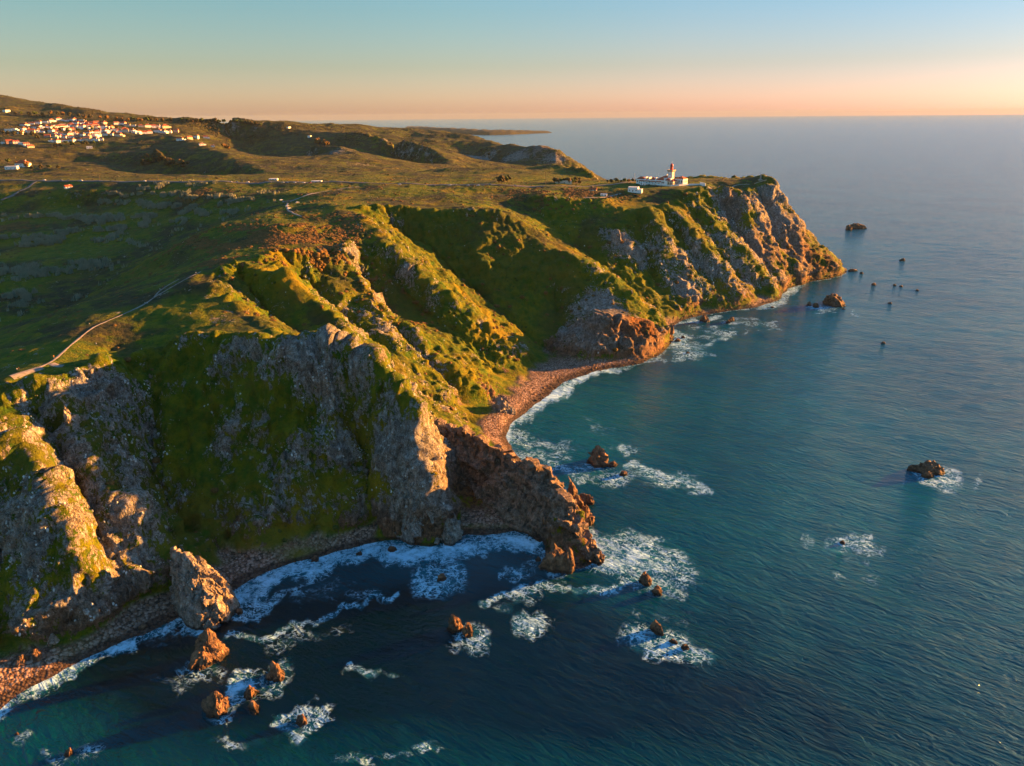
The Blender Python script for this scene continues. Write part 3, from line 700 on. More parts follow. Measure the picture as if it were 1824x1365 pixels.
def make_rock(px, py, wpx, hpx, label, seed, q=.9, off=(0, 0), depth=1.0, mat=None, base=0.0, cat='rock', group=None, rz=0.0, name='sea_rock', cut=9, level=None):
    fx, fy, _ = at_z(px, py, base); scl = math.hypot(fy, CAMH - base) / FPX
    w = wpx * scl * (.88 if fy < 330 and name == 'sea_rock' else 1); d = w * depth; sn = CAMH / math.hypot(fy, CAMH); cs = fy / math.hypot(fy, CAMH)
    h = max((.3 if fy < 700 else .15) * w, (hpx * scl - d * sn * .45) / max(.5, cs)) * (1.0 if name == 'sea_rock' else 1.08)
    level = level or (6 if wpx > 60 else 5 if wpx > 22 else 4 if wpx > 9 else 3)
    P, F = rock_shape(seed, w, d, h, level, q, off, sink=2.0 + h * .1, cut=cut)
    me = mesh_np(name, P, F, smooth=False)
    me.materials.append(mat or ROCKM)
    o = bpy.data.objects.new(name, me); COL.objects.link(o)
    o.location = (fx, fy + d * .42, base - .2); o.rotation_euler.z = rz
    tag(o, label, cat, group); return o
def fin(name, spine, hl, hr, mat, label, seed, base=-1.5, p=.72, along=.4, amp=1.0, cat='crag'):
    S = np.array([at_y(*q_) for q_ in spine]); seg = np.linalg.norm(np.diff(S, axis=0), axis=1); c = np.concatenate([[0], np.cumsum(seg)])
    n = int(c[-1] / .55); t = np.linspace(0, c[-1], n); P0 = np.stack([np.interp(t, c, S[:, k]) for k in range(3)], -1)
    for _ in range(12): P0[1:-1] = (P0[:-2] + 2 * P0[1:-1] + P0[2:]) / 4
    HL = np.interp(t, c, hl); HR = np.interp(t, c, hr)
    T = np.gradient(P0[:, :2], axis=0); T /= np.linalg.norm(T, axis=1)[:, None] + 1e-9; N = np.stack([-T[:, 1], T[:, 0]], -1)
    for _ in range(40): N[1:-1] = (N[:-2] + 2 * N[1:-1] + N[2:]) / 4
    N /= np.linalg.norm(N, axis=1)[:, None]
    M = 96; tt = np.linspace(-1, 1, M); tt = np.sign(tt) * np.abs(tt) ** .9
    off_ = np.where(tt[None] < 0, tt[None] * HR[:, None], tt[None] * HL[:, None])
    jag = (ridged(P0[:, 0], P0[:, 1], 0 * t, 13, 4, .6, off=seed) * 1.6 + blocks(P0[:, 0], P0[:, 1], 0 * t, 6, .5, seed) * 3.0) * amp * np.clip((P0[:, 2] - base) / 14, .15, 1)
    zc = P0[:, 2] + jag
    Z = base + (zc - base)[:, None] * (1 - np.abs(tt[None])) ** p
    X = P0[:, :1] + N[:, :1] * off_; Y = P0[:, 1:2] + N[:, 1:2] * off_
    V = np.stack([X, Y, Z], -1)
    du = np.gradient(V, axis=0); dv = np.gradient(V, axis=1); nn_ = np.cross(du, dv); nn_ /= np.linalg.norm(nn_, axis=2)[..., None] + 1e-9
    if nn_[..., 2].mean() < 0: nn_ = -nn_
    x_, y_, z_ = X.ravel(), Y.ravel(), Z.ravel(); a_ = T[n // 2]; u_ = (x_ * a_[0] + y_ * a_[1]) * along; w_ = -x_ * a_[1] + y_ * a_[0]
    wz = z_ + perlin(x_ / 7, y_ / 7, z_ / 7) * 2
    d_ = blocks(u_, w_, wz * .45, 5.0, .7, seed) * 3.0 + blocks(u_, w_, wz * .5, 1.9, .7, seed + 3) * 1.3 + ridged(x_, y_, z_ * .4, 9, 4, .55, off=seed) * .9
    d_ = d_.reshape(Z.shape) * amp * np.clip(1.15 - np.abs(tt[None]) ** 8, 0, 1)
    V = V + nn_ * d_[..., None]; idx = np.arange(n * M).reshape(n, M)
    F = np.stack([idx[:-1, :-1], idx[:-1, 1:], idx[1:, 1:], idx[1:, :-1]], -1).reshape(-1, 4)
    e1 = [list(idx[0]), list(idx[-1][::-1])]
    me = mesh_np(name, V.reshape(-1, 3), F, smooth=False); me.materials.append(mat)
    o = bpy.data.objects.new(name, me); COL.objects.link(o); tag(o, label, cat); return o
M_FIN = rock_mat('buttress_rock', .12); M_PROM = rock_mat('promontory_rock', .62)
fin('rock_buttress', [(728,690,392),(735,699,381),(742,758,372),(747,807,366),(759,850,361),(778,885,357),(787,930,351),(782,962,347),(780,972,345)], [4,9,11,11,11,11,10,8,3], [8,20,22,21,19,18,16,12,4], M_FIN, 'tall pale grey rock buttress between the green cliff and the brown cove, right edge sunlit', 5, p=.6, along=.8)
fin('rock_promontory', [(752,738,420),(800,766,416),(850,782,410),(885,802,400),(930,834,383),(952,838,374),(975,846,367),(1003,891,352),(1026,936,338),(1045,968,331),(1064,993,326),(1072,1003,323)], [5,11,12,12,12,12,11,10,9,7,5,2], [8,20,23,24,22,20,18,14,11,8,5,2], M_PROM, 'jagged brown rock ridge stepping down into the sea at the centre', 9, p=.85, along=.3, amp=1.15)
SEAR = 'rocks standing in the sea'
for i, (px, py, w, h, q, off, dp, rz, lab) in enumerate([
 (366,1192,60,58,1.1,(-.08,.1),1.0,.2,'largest orange sea rock close under the shingle beach, with a pointed peak'),
 (488,1216,32,34,.8,(.0,.1),1.2,.1,'narrow orange rock in a foam collar, right of the pair of small rocks'),
 (441,1248,27,22,.6,(.1,0),.9,.5,'upper orange rock of the close pair beside a white foam swirl'),
 (450,1270,32,16,.6,(-.2,.1),.6,-.6,'lower orange rock of the close pair, long and low'),
 (380,1278,42,42,1.0,(-.1,.1),1.0,-.2,'orange pyramid rock left of the close pair, foam at its foot'),
 (537,1292,22,18,.8,(0,.1),1.0,.3,'small dark rock in the middle of a round white foam ring'),
 (785,1036,18,18,.7,(0,0),.9,.2,'small brown rock inside the foam patch below the blunt grey buttress'),
 (812,1126,26,38,.7,(-.1,.1),1.0,.1,'taller left half of the split orange rock with foam on its right'),
 (833,1134,30,26,.6,(.1,0),.8,-.5,'lower right half of the split orange rock with foam on its right'),
 (1151,1044,24,26,.7,(0,.1),1.1,.3,'upper orange rock off the tip of the promontory, amid foam'),
 (1171,1060,24,15,.6,(0,0),.8,-.6,'lower orange rock off the tip of the promontory, dipping into foam'),
 (1172,1130,34,20,1.0,(-.3,.2),.5,-.65,'tapering orange fin rock at the head of a broad foam patch'),
 (1200,1148,22,7,.6,(0,0),.6,-.6,'thin low ledge rock trailing from the orange fin'),
 (1220,1160,20,10,.6,(.2,0),.9,-.2,'round brown rock at the end of the low ledge'),
 (1066,832,48,36,.9,(.05,.05),.8,.2,'dark brown pointed rock standing alone in the bay'),
 (1092,832,24,9,.7,(.1,0),.7,.2,'low shoulder rock at the right foot of the pointed bay rock'),
 (1110,849,20,9,.6,(.1,0),.8,.2,'small brown rock in foam just below the pointed bay rock'),
 (1158,848,0,0,0,(0,0),0,0,''),
 (1666,846,52,24,.6,(0,.1),.8,.3,'biggest hump of the brown islet far out on the right'),
 (1634,842,34,12,.6,(0,0),.7,0,'low left arm of the brown islet far out on the right'),
 (1652,852,30,12,.7,(.1,0),.6,.1,'front knob of the brown islet far out on the right'),
 (1503,970,14,6,.7,(0,0),.8,.3,'tiny dark rock washed by foam in the open sea on the right'),
 (1494,546,52,22,.8,(-.1,0),.8,.1,'big brown rock off the headland, tallest of its cluster'),
 (1454,548,14,9,.7,(0,0),.9,.1,'small rock just left of the big brown one off the headland'),
 (1442,545,9,7,.8,(0,0),.9,.1,'smallest and leftmost rock by the big brown one off the headland'),
 (1504,552,9,3,.7,(0,0),.9,.1,'low wave-washed rock in front of the big brown one off the headland'),
 (1531,408,42,9,.5,(-.1,0),.5,.1,'long flat dark rock furthest out beyond the headland'),
 (1513,410,13,8,.6,(0,0),.9,.1,'left knob of the long flat rock furthest out beyond the headland'),
 (1609,465,11,5,.7,(.2,0),.7,.1,'lone wedge-shaped rock in the open sea far right of the headland'),
 (1521,484,18,5,.5,(0,0),.7,.1,'low reef rock just off the boulder point of the headland'),
 (1536,488,8,4,.6,(0,0),.8,.1,'small rock right of the low reef off the boulder point'),
 (1559,509,12,5,.6,(0,0),.8,.1,'leftmost of the four rocks strung out seaward of the headland'),
 (1594,509,6,3,.6,(0,0),.8,.1,'second of the four rocks strung out seaward of the headland'),
 (1606,511,7,3,.6,(0,0),.8,.1,'third of the four rocks strung out seaward of the headland'),
 (1635,518,8,3,.6,(0,0),.8,.1,'outermost of the four rocks strung out seaward of the headland'),
 (1587,542,9,4,.6,(0,0),.8,.1,'solitary small rock to the right of the big brown one off the headland'),
 (1575,613,10,5,.9,(0,0),.8,.1,'lone two-pointed rock in the pale sea right of the bay'),
 (1258,574,16,18,.8,(0,0),.9,.1,'orange stump rock in the surf below the headland cliffs'),
 (1305,574,13,9,.7,(0,0),.9,.1,'right rock of the pair in the surf below the headland cliffs'),
 (1297,577,10,7,.7,(0,0),.9,.1,'left rock of the pair in the surf below the headland cliffs'),
 (1376,549,8,4,.7,(0,0),.9,.1,'tiny dark rock in the surf near the headland boulder point'),
 (1208,609,13,6,.7,(0,0),.9,.1,'upper small rock in the foam off the middle ridge'),
 (1218,603,9,5,.7,(0,0),.9,.1,'small rock furthest from shore in the foam off the middle ridge'),
 (1225,630,9,4,.7,(0,0),.9,.1,'lone small rock in the ripples below the foam off the middle ridge'),
 (120,1348,17,14,.7,(0,0),.9,.1,'small orange rock in dark water at the lower left'),
 (27,1312,9,7,.7,(0,0),.9,.1,'tiny orange rock awash close to the lower left shore'),
 (392,1098,20,10,.5,(0,0),.9,.4,'dark rock in the surf nearest the stack on the beach'),
 (425,1097,17,12,.5,(0,0),.9,-.4,'dark round rock in the surf, right of the one nearest the stack'),
 (954,716,11,5,.6,(0,0),.9,-.4,'small dark rock in the surf on the bay beach'),
 (640,990,15,7,.6,(0,0),.9,-.4,'dark rock in the surf under the green cliff'),
 (696,984,20,8,.6,(0,0),.9,-.4,'broad dark rock in the surf at the left foot of the grey buttress'),
 (958,1001,16,8,.6,(0,0),.9,-.4,'dark rock in foam left of the block at the promontory tip'),
]):
    if w: make_rock(px, py, w, h, lab, 40 + i, q, off, dp, group=SEAR, rz=rz)
PROM = 'crags along the promontory'
for i, (px, py, w, h, q, off, dp, rz, lab) in enumerate([
 (993,1018,50,42,.35,(-.05,.05),.9,.1,'brown block rock at the foot of the promontory tip, dark side to the left'),
 (1014,1020,22,46,.4,(0,.1),.9,.1,'tall orange slab rock on the right edge of the block at the promontory tip'),
 (1022,884,18,34,1.2,(-.1,0),.9,.1,'thin orange spire behind the promontory crest'),
 (1044,897,30,17,.8,(.1,0),.9,.1,'wedge-shaped orange rock at the right of the thin spire'),
 (1026,914,28,40,.6,(-.1,.1),1.2,.1,'rounded orange crag directly below the thin spire'),
 (1044,936,32,30,.6,(-.1,.1),1.0,.1,'lowest orange crag of the row behind the promontory crest'),
 (1064,999,30,24,.7,(-.35,.3),.6,-.8,'slanting red-brown fin at the very tip of the promontory'),
 (940,838,34,20,.6,(0,0),.9,.1,'orange boulder on the promontory crest beside the beach end'),
]):
    make_rock(px, py, w, h, lab, 140 + i, q, off, dp, group=PROM, rz=rz, name='crag', cat='rock', base=1.0)
fin('rock_stack', [(308,985,296),(322,982,294),(338,996,290),(356,1030,286),(372,1066,282),(384,1092,279),(392,1104,277)], [4,11,13,15,14,9,3], [4,8,9,10,9,6,2], rock_mat('stack_rock', .3), 'big grey and brown rock stack leaning on the shingle below the green cliff', 21, p=.45, along=.8, amp=.55, cat='rock stack')
def on_ground(px, py):
    p = hit_px(px, py); return p
def land_rock(px, py, wpx, hpx, label, seed, q=.6, mat=None, **k):
    p = hit_px(px, py)
    if p is None: return
    scl = p.y / FPX; w = wpx * scl; h = hpx * scl
    P, F = rock_shape(seed, w, w * .8, h, 4 if wpx > 14 else 3, q, (0, 0), sink=h * .35)
    me = mesh_np('boulder', P, F, smooth=False); me.materials.append(mat or ROCKG)
    o = bpy.data.objects.new('boulder', me); COL.objects.link(o); o.location = p; o.rotation_euler.z = seed
    tag(o, label, 'boulder', 'boulders lying on the land')
for i, (px, py, w, h, m, lab) in enumerate([
 (121,745,15,36,0,'tall pale standing stone on the sunlit rib of the left cliff'),
 (893,728,40,22,0,'pale rock slab on the bay beach at the cliff foot'),
 (912,736,14,14,0,'pale end block beside the slab on the bay beach'),
 (42,1178,24,18,1,'brown boulder at the left end of the shingle beach'),
 (66,1172,24,20,1,'larger brown boulder against the cliff at the left end of the shingle beach'),
 (95,1140,26,14,0,'blue-grey boulder at the cliff foot above the left shingle beach'),
 (255,1118,20,8,1,'flat brown boulder at the waterline left of the rock stack'),
 (213,1140,14,6,1,'small brown boulder on the wet shingle of the left beach'),
 (1195,590,12,20,1,'orange pinnacle on the shore between middle ridge and headland'),
 (1205,585,11,9,1,'dark boulder beside the orange pinnacle on the shore'),
 (1338,555,18,16,1,'dark blocky boulder at the foot of the headland spur'),
 (1098,430,20,26,0,'white-faced outcrop block high on the headland flank'),
 (562,1000,22,12,1,'dark boulder on the shingle under the green cliff'),
]):
    land_rock(px, py, w, h, lab, 300 + i, mat=ROCKM if m else ROCKG)
# ------------------------------------------------------------------ plain materials
def flat_mat(name, col, rough=.7, var=.12, sc_=1.5, spec=.3, metal=0.0):
    b = NB(name); n = b.noise(b.opos(), sc_, 4, .6)
    lo = tuple(c * (1 - var * 1.6) for c in col); hi = tuple(min(1, c * (1 + var)) for c in col)
    return b.done(b.mix(b.step(n, .3, .7), lo, hi), rough, b.bump(n, .02, .3), spec, metal)
def tile_mat(name, c1, c2):
    b = NB(name); P = b.opos()
    w = b.n('ShaderNodeTexWave'); b.put(w.inputs['Vector'], P); w.inputs['Scale'].default_value = 1.6; w.inputs['Distortion'].default_value = .4
    n = b.noise(P, .9, 4, .6); c = b.mix(b.step(n, .35, .65), c1, c2)
    return b.done(b.mix(b.math('MULTIPLY', w.outputs['Fac'], .35), c, tuple(x * .45 for x in c1)), .85, b.bump(w.outputs['Fac'], .05, .6), .2)
M_WHITE = flat_mat('whitewash', (.78, .77, .73)); M_CREAM = flat_mat('cream_plaster', (.62, .52, .38)); M_PINK = flat_mat('rose_plaster', (.52, .33, .26))
M_STONE = flat_mat('grey_stone', (.30, .28, .25), .9); M_CORN = flat_mat('sandstone_trim', (.42, .34, .24), .9)
M_TILE = tile_mat('red_roof_tiles', (.36, .075, .03), (.48, .12, .05)); M_TILE2 = tile_mat('brown_roof_tiles', (.25, .09, .045), (.33, .14, .07))
M_RED = flat_mat('red_paint', (.55, .012, .006), .35, .05, spec=.5); M_GLASS = flat_mat('window_glass', (.02, .025, .03), .12, .05, spec=.6)
M_WOOD = flat_mat('weathered_wood', (.16, .11, .07), .9); M_ASPH = flat_mat('asphalt', (.12, .115, .105), .9, .2, .3); M_DIRT = flat_mat('trodden_earth', (.24, .21, .18), .95, .22, .5)
M_METAL = flat_mat('grey_metal', (.35, .35, .34), .5, .1); M_TYRE = flat_mat('tyre_rubber', (.02, .02, .02), .9); M_GREYFLAT = flat_mat('grey_flat_roof', (.34, .32, .30), .9)
class MB:
    def __init__(s): s.v = []; s.f = []
    def box(s, x0, x1, y0, y1, z0, z1):
        i = len(s.v)
        s.v += [(x0, y0, z0), (x1, y0, z0), (x1, y1, z0), (x0, y1, z0), (x0, y0, z1), (x1, y0, z1), (x1, y1, z1), (x0, y1, z1)]
        s.f += [tuple(i + k for k in q) for q in ((0, 3, 2, 1), (4, 5, 6, 7), (0, 1, 5, 4), (1, 2, 6, 5), (2, 3, 7, 6), (3, 0, 4, 7))]; return s
    def poly(s, pts, faces):
        i = len(s.v); s.v += list(pts); s.f += [tuple(i + k for k in q) for q in faces]; return s
    def gable(s, x0, x1, y0, y1, z0, h, ov=.4, th=.25):
        """ridge along x"""
        x0 -= ov; x1 += ov; y0 -= ov; y1 += ov; ym = (y0 + y1) / 2
        return s.poly([(x0, y0, z0), (x1, y0, z0), (x1, y1, z0), (x0, y1, z0), (x0, ym, z0 + h), (x1, ym, z0 + h), (x0, y0, z0 - th), (x1, y0, z0 - th), (x1, y1, z0 - th), (x0, y1, z0 - th)],
                      [(0, 1, 5, 4), (2, 3, 4, 5), (0, 4, 3), (1, 2, 5), (6, 9, 8, 7), (0, 6, 7, 1), (1, 7, 8, 2), (2, 8, 9, 3), (3, 9, 6, 0)])
    def hip(s, x0, x1, y0, y1, z0, h, ov=.4, th=.25):
        x0 -= ov; x1 += ov; y0 -= ov; y1 += ov; ym = (y0 + y1) / 2; k = min((y1 - y0) / 2, (x1 - x0) / 2 - .05)
        return s.poly([(x0, y0, z0), (x1, y0, z0), (x1, y1, z0), (x0, y1, z0), (x0 + k, ym, z0 + h), (x1 - k, ym, z0 + h), (x0, y0, z0 - th), (x1, y0, z0 - th), (x1, y1, z0 - th), (x0, y1, z0 - th)],
                      [(0, 1, 5, 4), (2, 3, 4, 5), (0, 4, 3), (1, 2, 5), (6, 9, 8, 7), (0, 6, 7, 1), (1, 7, 8, 2), (2, 8, 9, 3), (3, 9, 6, 0)])
    def lathe(s, prof, n=16, cx=0, cy=0):
        i = len(s.v)
        for r, z in prof:
            for k in range(n): a = 2 * math.pi * k / n; s.v.append((cx + r * math.cos(a), cy + r * math.sin(a), z))
        for j in range(len(prof) - 1):
            for k in range(n): s.f.append((i + j * n + k, i + j * n + (k + 1) % n, i + (j + 1) * n + (k + 1) % n, i + (j + 1) * n + k))
        s.f.append(tuple(i + k for k in range(n))[::-1]); s.f.append(tuple(i + (len(prof) - 1) * n + k for k in range(n))); return s
    def build(s, name, mat, parent=None, bevel=0):
        me = bpy.data.meshes.new(name); me.from_pydata(s.v, [], s.f); me.update()
        return link(name, me, mat, parent)
def empty(name, loc, rz=0.0):
    o = bpy.data.objects.new(name, None); COL.objects.link(o); o.location = loc; o.rotation_euler.z = rz; o.empty_display_size = .5; return o
# ------------------------------------------------------------------ ribbons laid on the ground: footpaths, road
def ribbon(name, pts, width, mat, lift=.25, step_=2.0, wvar=0.0, across=4):
    P = []
    for a, b in zip(pts[:-1], pts[1:]):
        n = max(1, int(math.hypot(b[0] - a[0], b[1] - a[1]) / step_))
        P += [(a[0] + (b[0] - a[0]) * t / n, a[1] + (b[1] - a[1]) * t / n) for t in range(n)]
    P.append(pts[-1][:2]); P = np.array(P)
    for _ in range(6): P[1:-1] = (P[:-2] + 2 * P[1:-1] + P[2:]) / 4
    T = np.gradient(P, axis=0); T /= np.linalg.norm(T, axis=1)[:, None]; N = np.stack([-T[:, 1], T[:, 0]], -1)
    V = []; F = []
    for i, (p, n_) in enumerate(zip(P, N)):
        wd = width * (1 + wvar * float(perlin(p[0] / 9, p[1] / 9, 0.5)) * 2)
        ze = [ground(p[0] + n_[0] * wd * (k / across - .5), p[1] + n_[1] * wd * (k / across - .5), 0) for k in range(across + 1)]
        for k in range(across + 1):
            s_ = k / across - .5
            V.append((p[0] + n_[0] * wd * s_, p[1] + n_[1] * wd * s_, ze[k] + (lift if 0 < k < across else lift * .3)))
        if i:
            a = (i - 1) * (across + 1)
            for k in range(across): F.append((a + k, a + k + 1, a + across + 2 + k, a + across + 1 + k))
    o = link(name, mesh_np(name, np.array(V), np.array(F)), mat); tag(o, kind='structure'); return o
ribbon('footpath', PATH_W['main'], 1.6, M_DIRT, wvar=.35)
ribbon('footpath', PATH_W['branch'], 1.5, M_DIRT, wvar=.3)
ribbon('footpath', PATH_W['spur'], 4.2, M_DIRT, wvar=.4)
def px_line(pts): return [tuple(p[:2]) for p in (hit_px(*q) for q in pts) if p is not None]
ribbon('footpath', px_line([(20,672),(45,664),(75,655)]), 3.4, M_DIRT, wvar=.4)
ROAD = [at_y(*p)[:2] for p in [(-120,322,1230),(0,322.5,1210),(200,324,1160),(400,325.5,1130),(600,327.5,1110),(750,330.5,1070),(900,332,1050),(1000,333,1060),(1080,330,1090),(1130,326,1130)]]
ribbon('road', ROAD, 9, M_ASPH, lift=.9, step_=6)
ribbon('track', px_line([(515,360),(535,352),(560,345),(600,338),(640,333)]), 4.0, M_DIRT, lift=.4, step_=6)
ribbon('track', px_line([(2,357),(30,345),(55,330),(64,324)]), 5.0, M_ASPH, lift=.4, step_=6)
ribbon('track', px_line([(512,362),(512,375),(525,382),(538,386)]), 2.5, M_DIRT, lift=.4, step_=5)
# ------------------------------------------------------------------ lighthouse station on the headland
ax_, bx_ = at_y(1195.5, 326.5, 1072), None
GA = math.atan2(-.66, .75)         # long axis of the station
ORG = Vector((ax_[0], ax_[1], 0)); UA = Vector((math.cos(GA), math.sin(GA), 0)); UB = Vector((-UA.y, UA.x, 0))
def st(u, v):
    p = ORG + UA * u + UB * v; return p.x, p.y
BZ = max(ground(*st(u, v), 120) for u in (-50, -25, 0, 12) for v in (0, 12, 24)) + .8
print('station base', BZ, ORG)
def station(name, label, cat, group=None):
    o = empty(name, (ORG.x, ORG.y, BZ), GA); tag(o, label, cat, group); return o
def win(parent, x, y, z, w, h, face, name='window', mat=M_GLASS, frame=True):
    """pane set into a frame; face: 'S' looks to -y, 'E' to +x"""
    m = MB(); t = .12
    if face == 'S': m.box(x - w / 2, x + w / 2, y - t, y + .02, z, z + h)
    else: m.box(x - .02, x + t, y - w / 2, y + w / 2, z, z + h)
    o = m.build(name, M_CORN if frame else mat, parent)
    if frame:
        m = MB(); q = .16
        if face == 'S': m.box(x - w / 2 + q, x + w / 2 - q, y - t - .05, y - t + .01, z + q, z + h - q)
        else: m.box(x + t - .01, x + t + .05, y - w / 2 + q, y + w / 2 - q, z + q, z + h - q)
        m.build('pane', mat, o)
    return o
# keepers' quarters: long shaded front with stepped bays, chimneys between the roofs
q1 = station('keepers_quarters', "long low white keepers' quarters with red tiled roofs and white chimneys below the lighthouse", 'building')
MB().box(-58, 0, 0, 9, -4, 4.6).build('wall', M_WHITE, q1)
for a, b_ in ((-58, -44.5), (-42.5, -38.5), (-36.5, -27), (-25, -12.5), (-10.5, -4)):
    MB().hip(a, b_, .2, 8.8, 4.62, 3.5, .1).build('roof', M_TILE, q1)
for u in (-43.5, -37.5, -26, -11.5, -2.2):
    c = MB().box(u - .8, u + .8, 1.0, 8.2, 4.6, 7.9).build('party_wall', M_WHITE, q1)
for u in (-49, -40, -30, -20):
    MB().box(u - 3.6, u + 3.6, -1.6, -.003, -4, 2.2).build('bay', M_WHITE, q1)
    MB().poly([(u - 3.8, -1.8, 2.2), (u + 3.8, -1.8, 2.2), (u + 3.8, -.01, 3.4), (u - 3.8, -.01, 3.4), (u - 3.8, -1.8, 2.05), (u + 3.8, -1.8, 2.05), (u + 3.8, -.01, 2.05), (u - 3.8, -.01, 2.05)],
              [(0, 1, 2, 3), (4, 7, 6, 5), (0, 4, 5, 1), (1, 5, 6, 2), (3, 2, 6, 7), (0, 3, 7, 4)]).build('bay_roof', M_TILE, q1)
    win(q1, u + 1.2, -1.6, -.4, 1.6, 1.8, 'S'); win(q1, u - 1.8, -1.6, -.4, 1.2, 1.8, 'S')
for u in (-55.5, -44.5, -35, -24.8, -14.5, -12): win(q1, u, 0, .4, 1.5, 2.6, 'S', 'door' if u in (-44.5, -24.8) else 'window')
q2 = station('end_pavilion', "sunlit end pavilion with three tall windows and a low red roof nearest the cliff edge", 'building')
MB().box(-6, 3.5, -.8, 13, -4, 3.9).build('wall', M_CREAM, q2); MB().hip(-6, 3.5, -.8, 13, 3.92, 3.0, .35).build('roof', M_TILE, q2)
for v in (1.5, 4.5, 7.5, 10.5): win(q2, 3.5, v, -.6, 1.5, 3.1, 'E')
for u in (-4, -1, 1.8): win(q2, u, -.8, -.6, 1.7, 3.2, 'S')
q3 = station('tower_wing', 'white wing with a red hipped roof standing left behind the lighthouse tower', 'building')
MB().box(-26, -13, 16, 27, -3, 7.2).build('wall', M_WHITE, q3); MB().hip(-26, -13, 16, 27, 7.22, 3.0, .4).build('roof', M_TILE, q3)
MB().box(-19.5, -18.5, 20, 21.2, 9, 11.8).build('chimney', M_WHITE, q3)
for u in (-23, -19.5, -16): win(q3, u, 16, 3.6, 1.3, 2.0, 'S')
q4 = station('oil_store', 'sunlit white block with a red hipped roof right of the lighthouse tower', 'building')
MB().box(-3.5, 9.5, 17, 30, -4, 6.6).build('wall', M_WHITE, q4); MB().hip(-3.5, 9.5, 17, 30, 6.62, 3.2, .4).build('roof', M_TILE, q4)
for v in (19.5, 23.5, 27.5): win(q4, 9.5, v, 1.2, 1.5, 3.0, 'E')
for u in (-1, 3, 7): win(q4, u, 17, 1.2, 1.6, 3.2, 'S')
lt = empty('lighthouse', (*st(-9.5, 15.5), BZ), GA); tag(lt, 'square white lighthouse tower with a red lantern, stone gallery and red dome', 'lighthouse')
TS = 3.3
MB().box(-TS, TS, -TS, TS, -2, 15.6).build('tower', M_WHITE, lt)
for sx_, sy_ in ((-1, -1), (1, -1), (1, 1), (-1, 1)):
    MB().box(sx_ * TS - .35, sx_ * TS + .35, sy_ * TS - .35, sy_ * TS + .35, -2, 15.5).build('corner_stone', M_CORN, lt)
m = MB(); m.poly([(s1 * (TS + .1), s2 * (TS + .1), 15.6) for s1, s2 in ((-1, -1), (1, -1), (1, 1), (-1, 1))] + [(s1 * (TS + 1.3), s2 * (TS + 1.3), 17.0) for s1, s2 in ((-1, -1), (1, -1), (1, 1), (-1, 1))] + [(s1 * (TS + 1.3), s2 * (TS + 1.3), 17.5) for s1, s2 in ((-1, -1), (1, -1), (1, 1), (-1, 1))],
   [(0, 3, 2, 1), (0, 1, 5, 4), (1, 2, 6, 5), (2, 3, 7, 6), (3, 0, 4, 7), (4, 5, 9, 8), (5, 6, 10, 9), (6, 7, 11, 10), (7, 4, 8, 11), (8, 9, 10, 11)])
gal = m.build('gallery', M_CORN, lt)
T2 = TS + 1.2
m = MB()
for k in range(4):
    a, b_ = [(-T2, -T2), (T2, -T2), (T2, T2), (-T2, T2)][k], [(T2, -T2), (T2, T2), (-T2, T2), (-T2, -T2)][k]
    x0, x1 = sorted((a[0], b_[0])); y0, y1 = sorted((a[1], b_[1])); m.box(x0 - .12, x1 + .12, y0 - .12, y1 + .12, 17.5, 18.7)
m.build('parapet', M_CORN, gal)
lan = MB().lathe([(2.0, 17.5), (2.0, 22.2), (2.25, 22.3), (2.25, 22.6)], 16).build('lantern_base', M_RED, lt)
MB().lathe([(1.75, 22.6), (1.75, 24.6)], 16).build('lantern_glass', M_GLASS, lt)
m = MB()
for k in range(8): a = k * math.pi / 4; m.box(1.8 * math.cos(a) - .12, 1.8 * math.cos(a) + .12, 1.8 * math.sin(a) - .12, 1.8 * math.sin(a) + .12, 22.6, 24.7)
m.build('glazing_bars', M_RED, lt)
dm = MB().lathe([(2.3, 24.65), (2.25, 24.9), (1.95, 25.8), (1.3, 26.6), (.5, 27.0), (.4, 27.3), (.45, 27.7), (.1, 28.0)], 16).build('dome', M_RED, lt)
MB().box(-.06, .06, -.06, .06, 27.9, 30.2).build('lightning_rod', M_METAL, dm)
for z0 in (2.5, 7, 11.5): win(lt, 0, -TS, z0, 1.2, 2.0, 'S'); win(lt, TS, 0, z0, 1.2, 2.0, 'E')
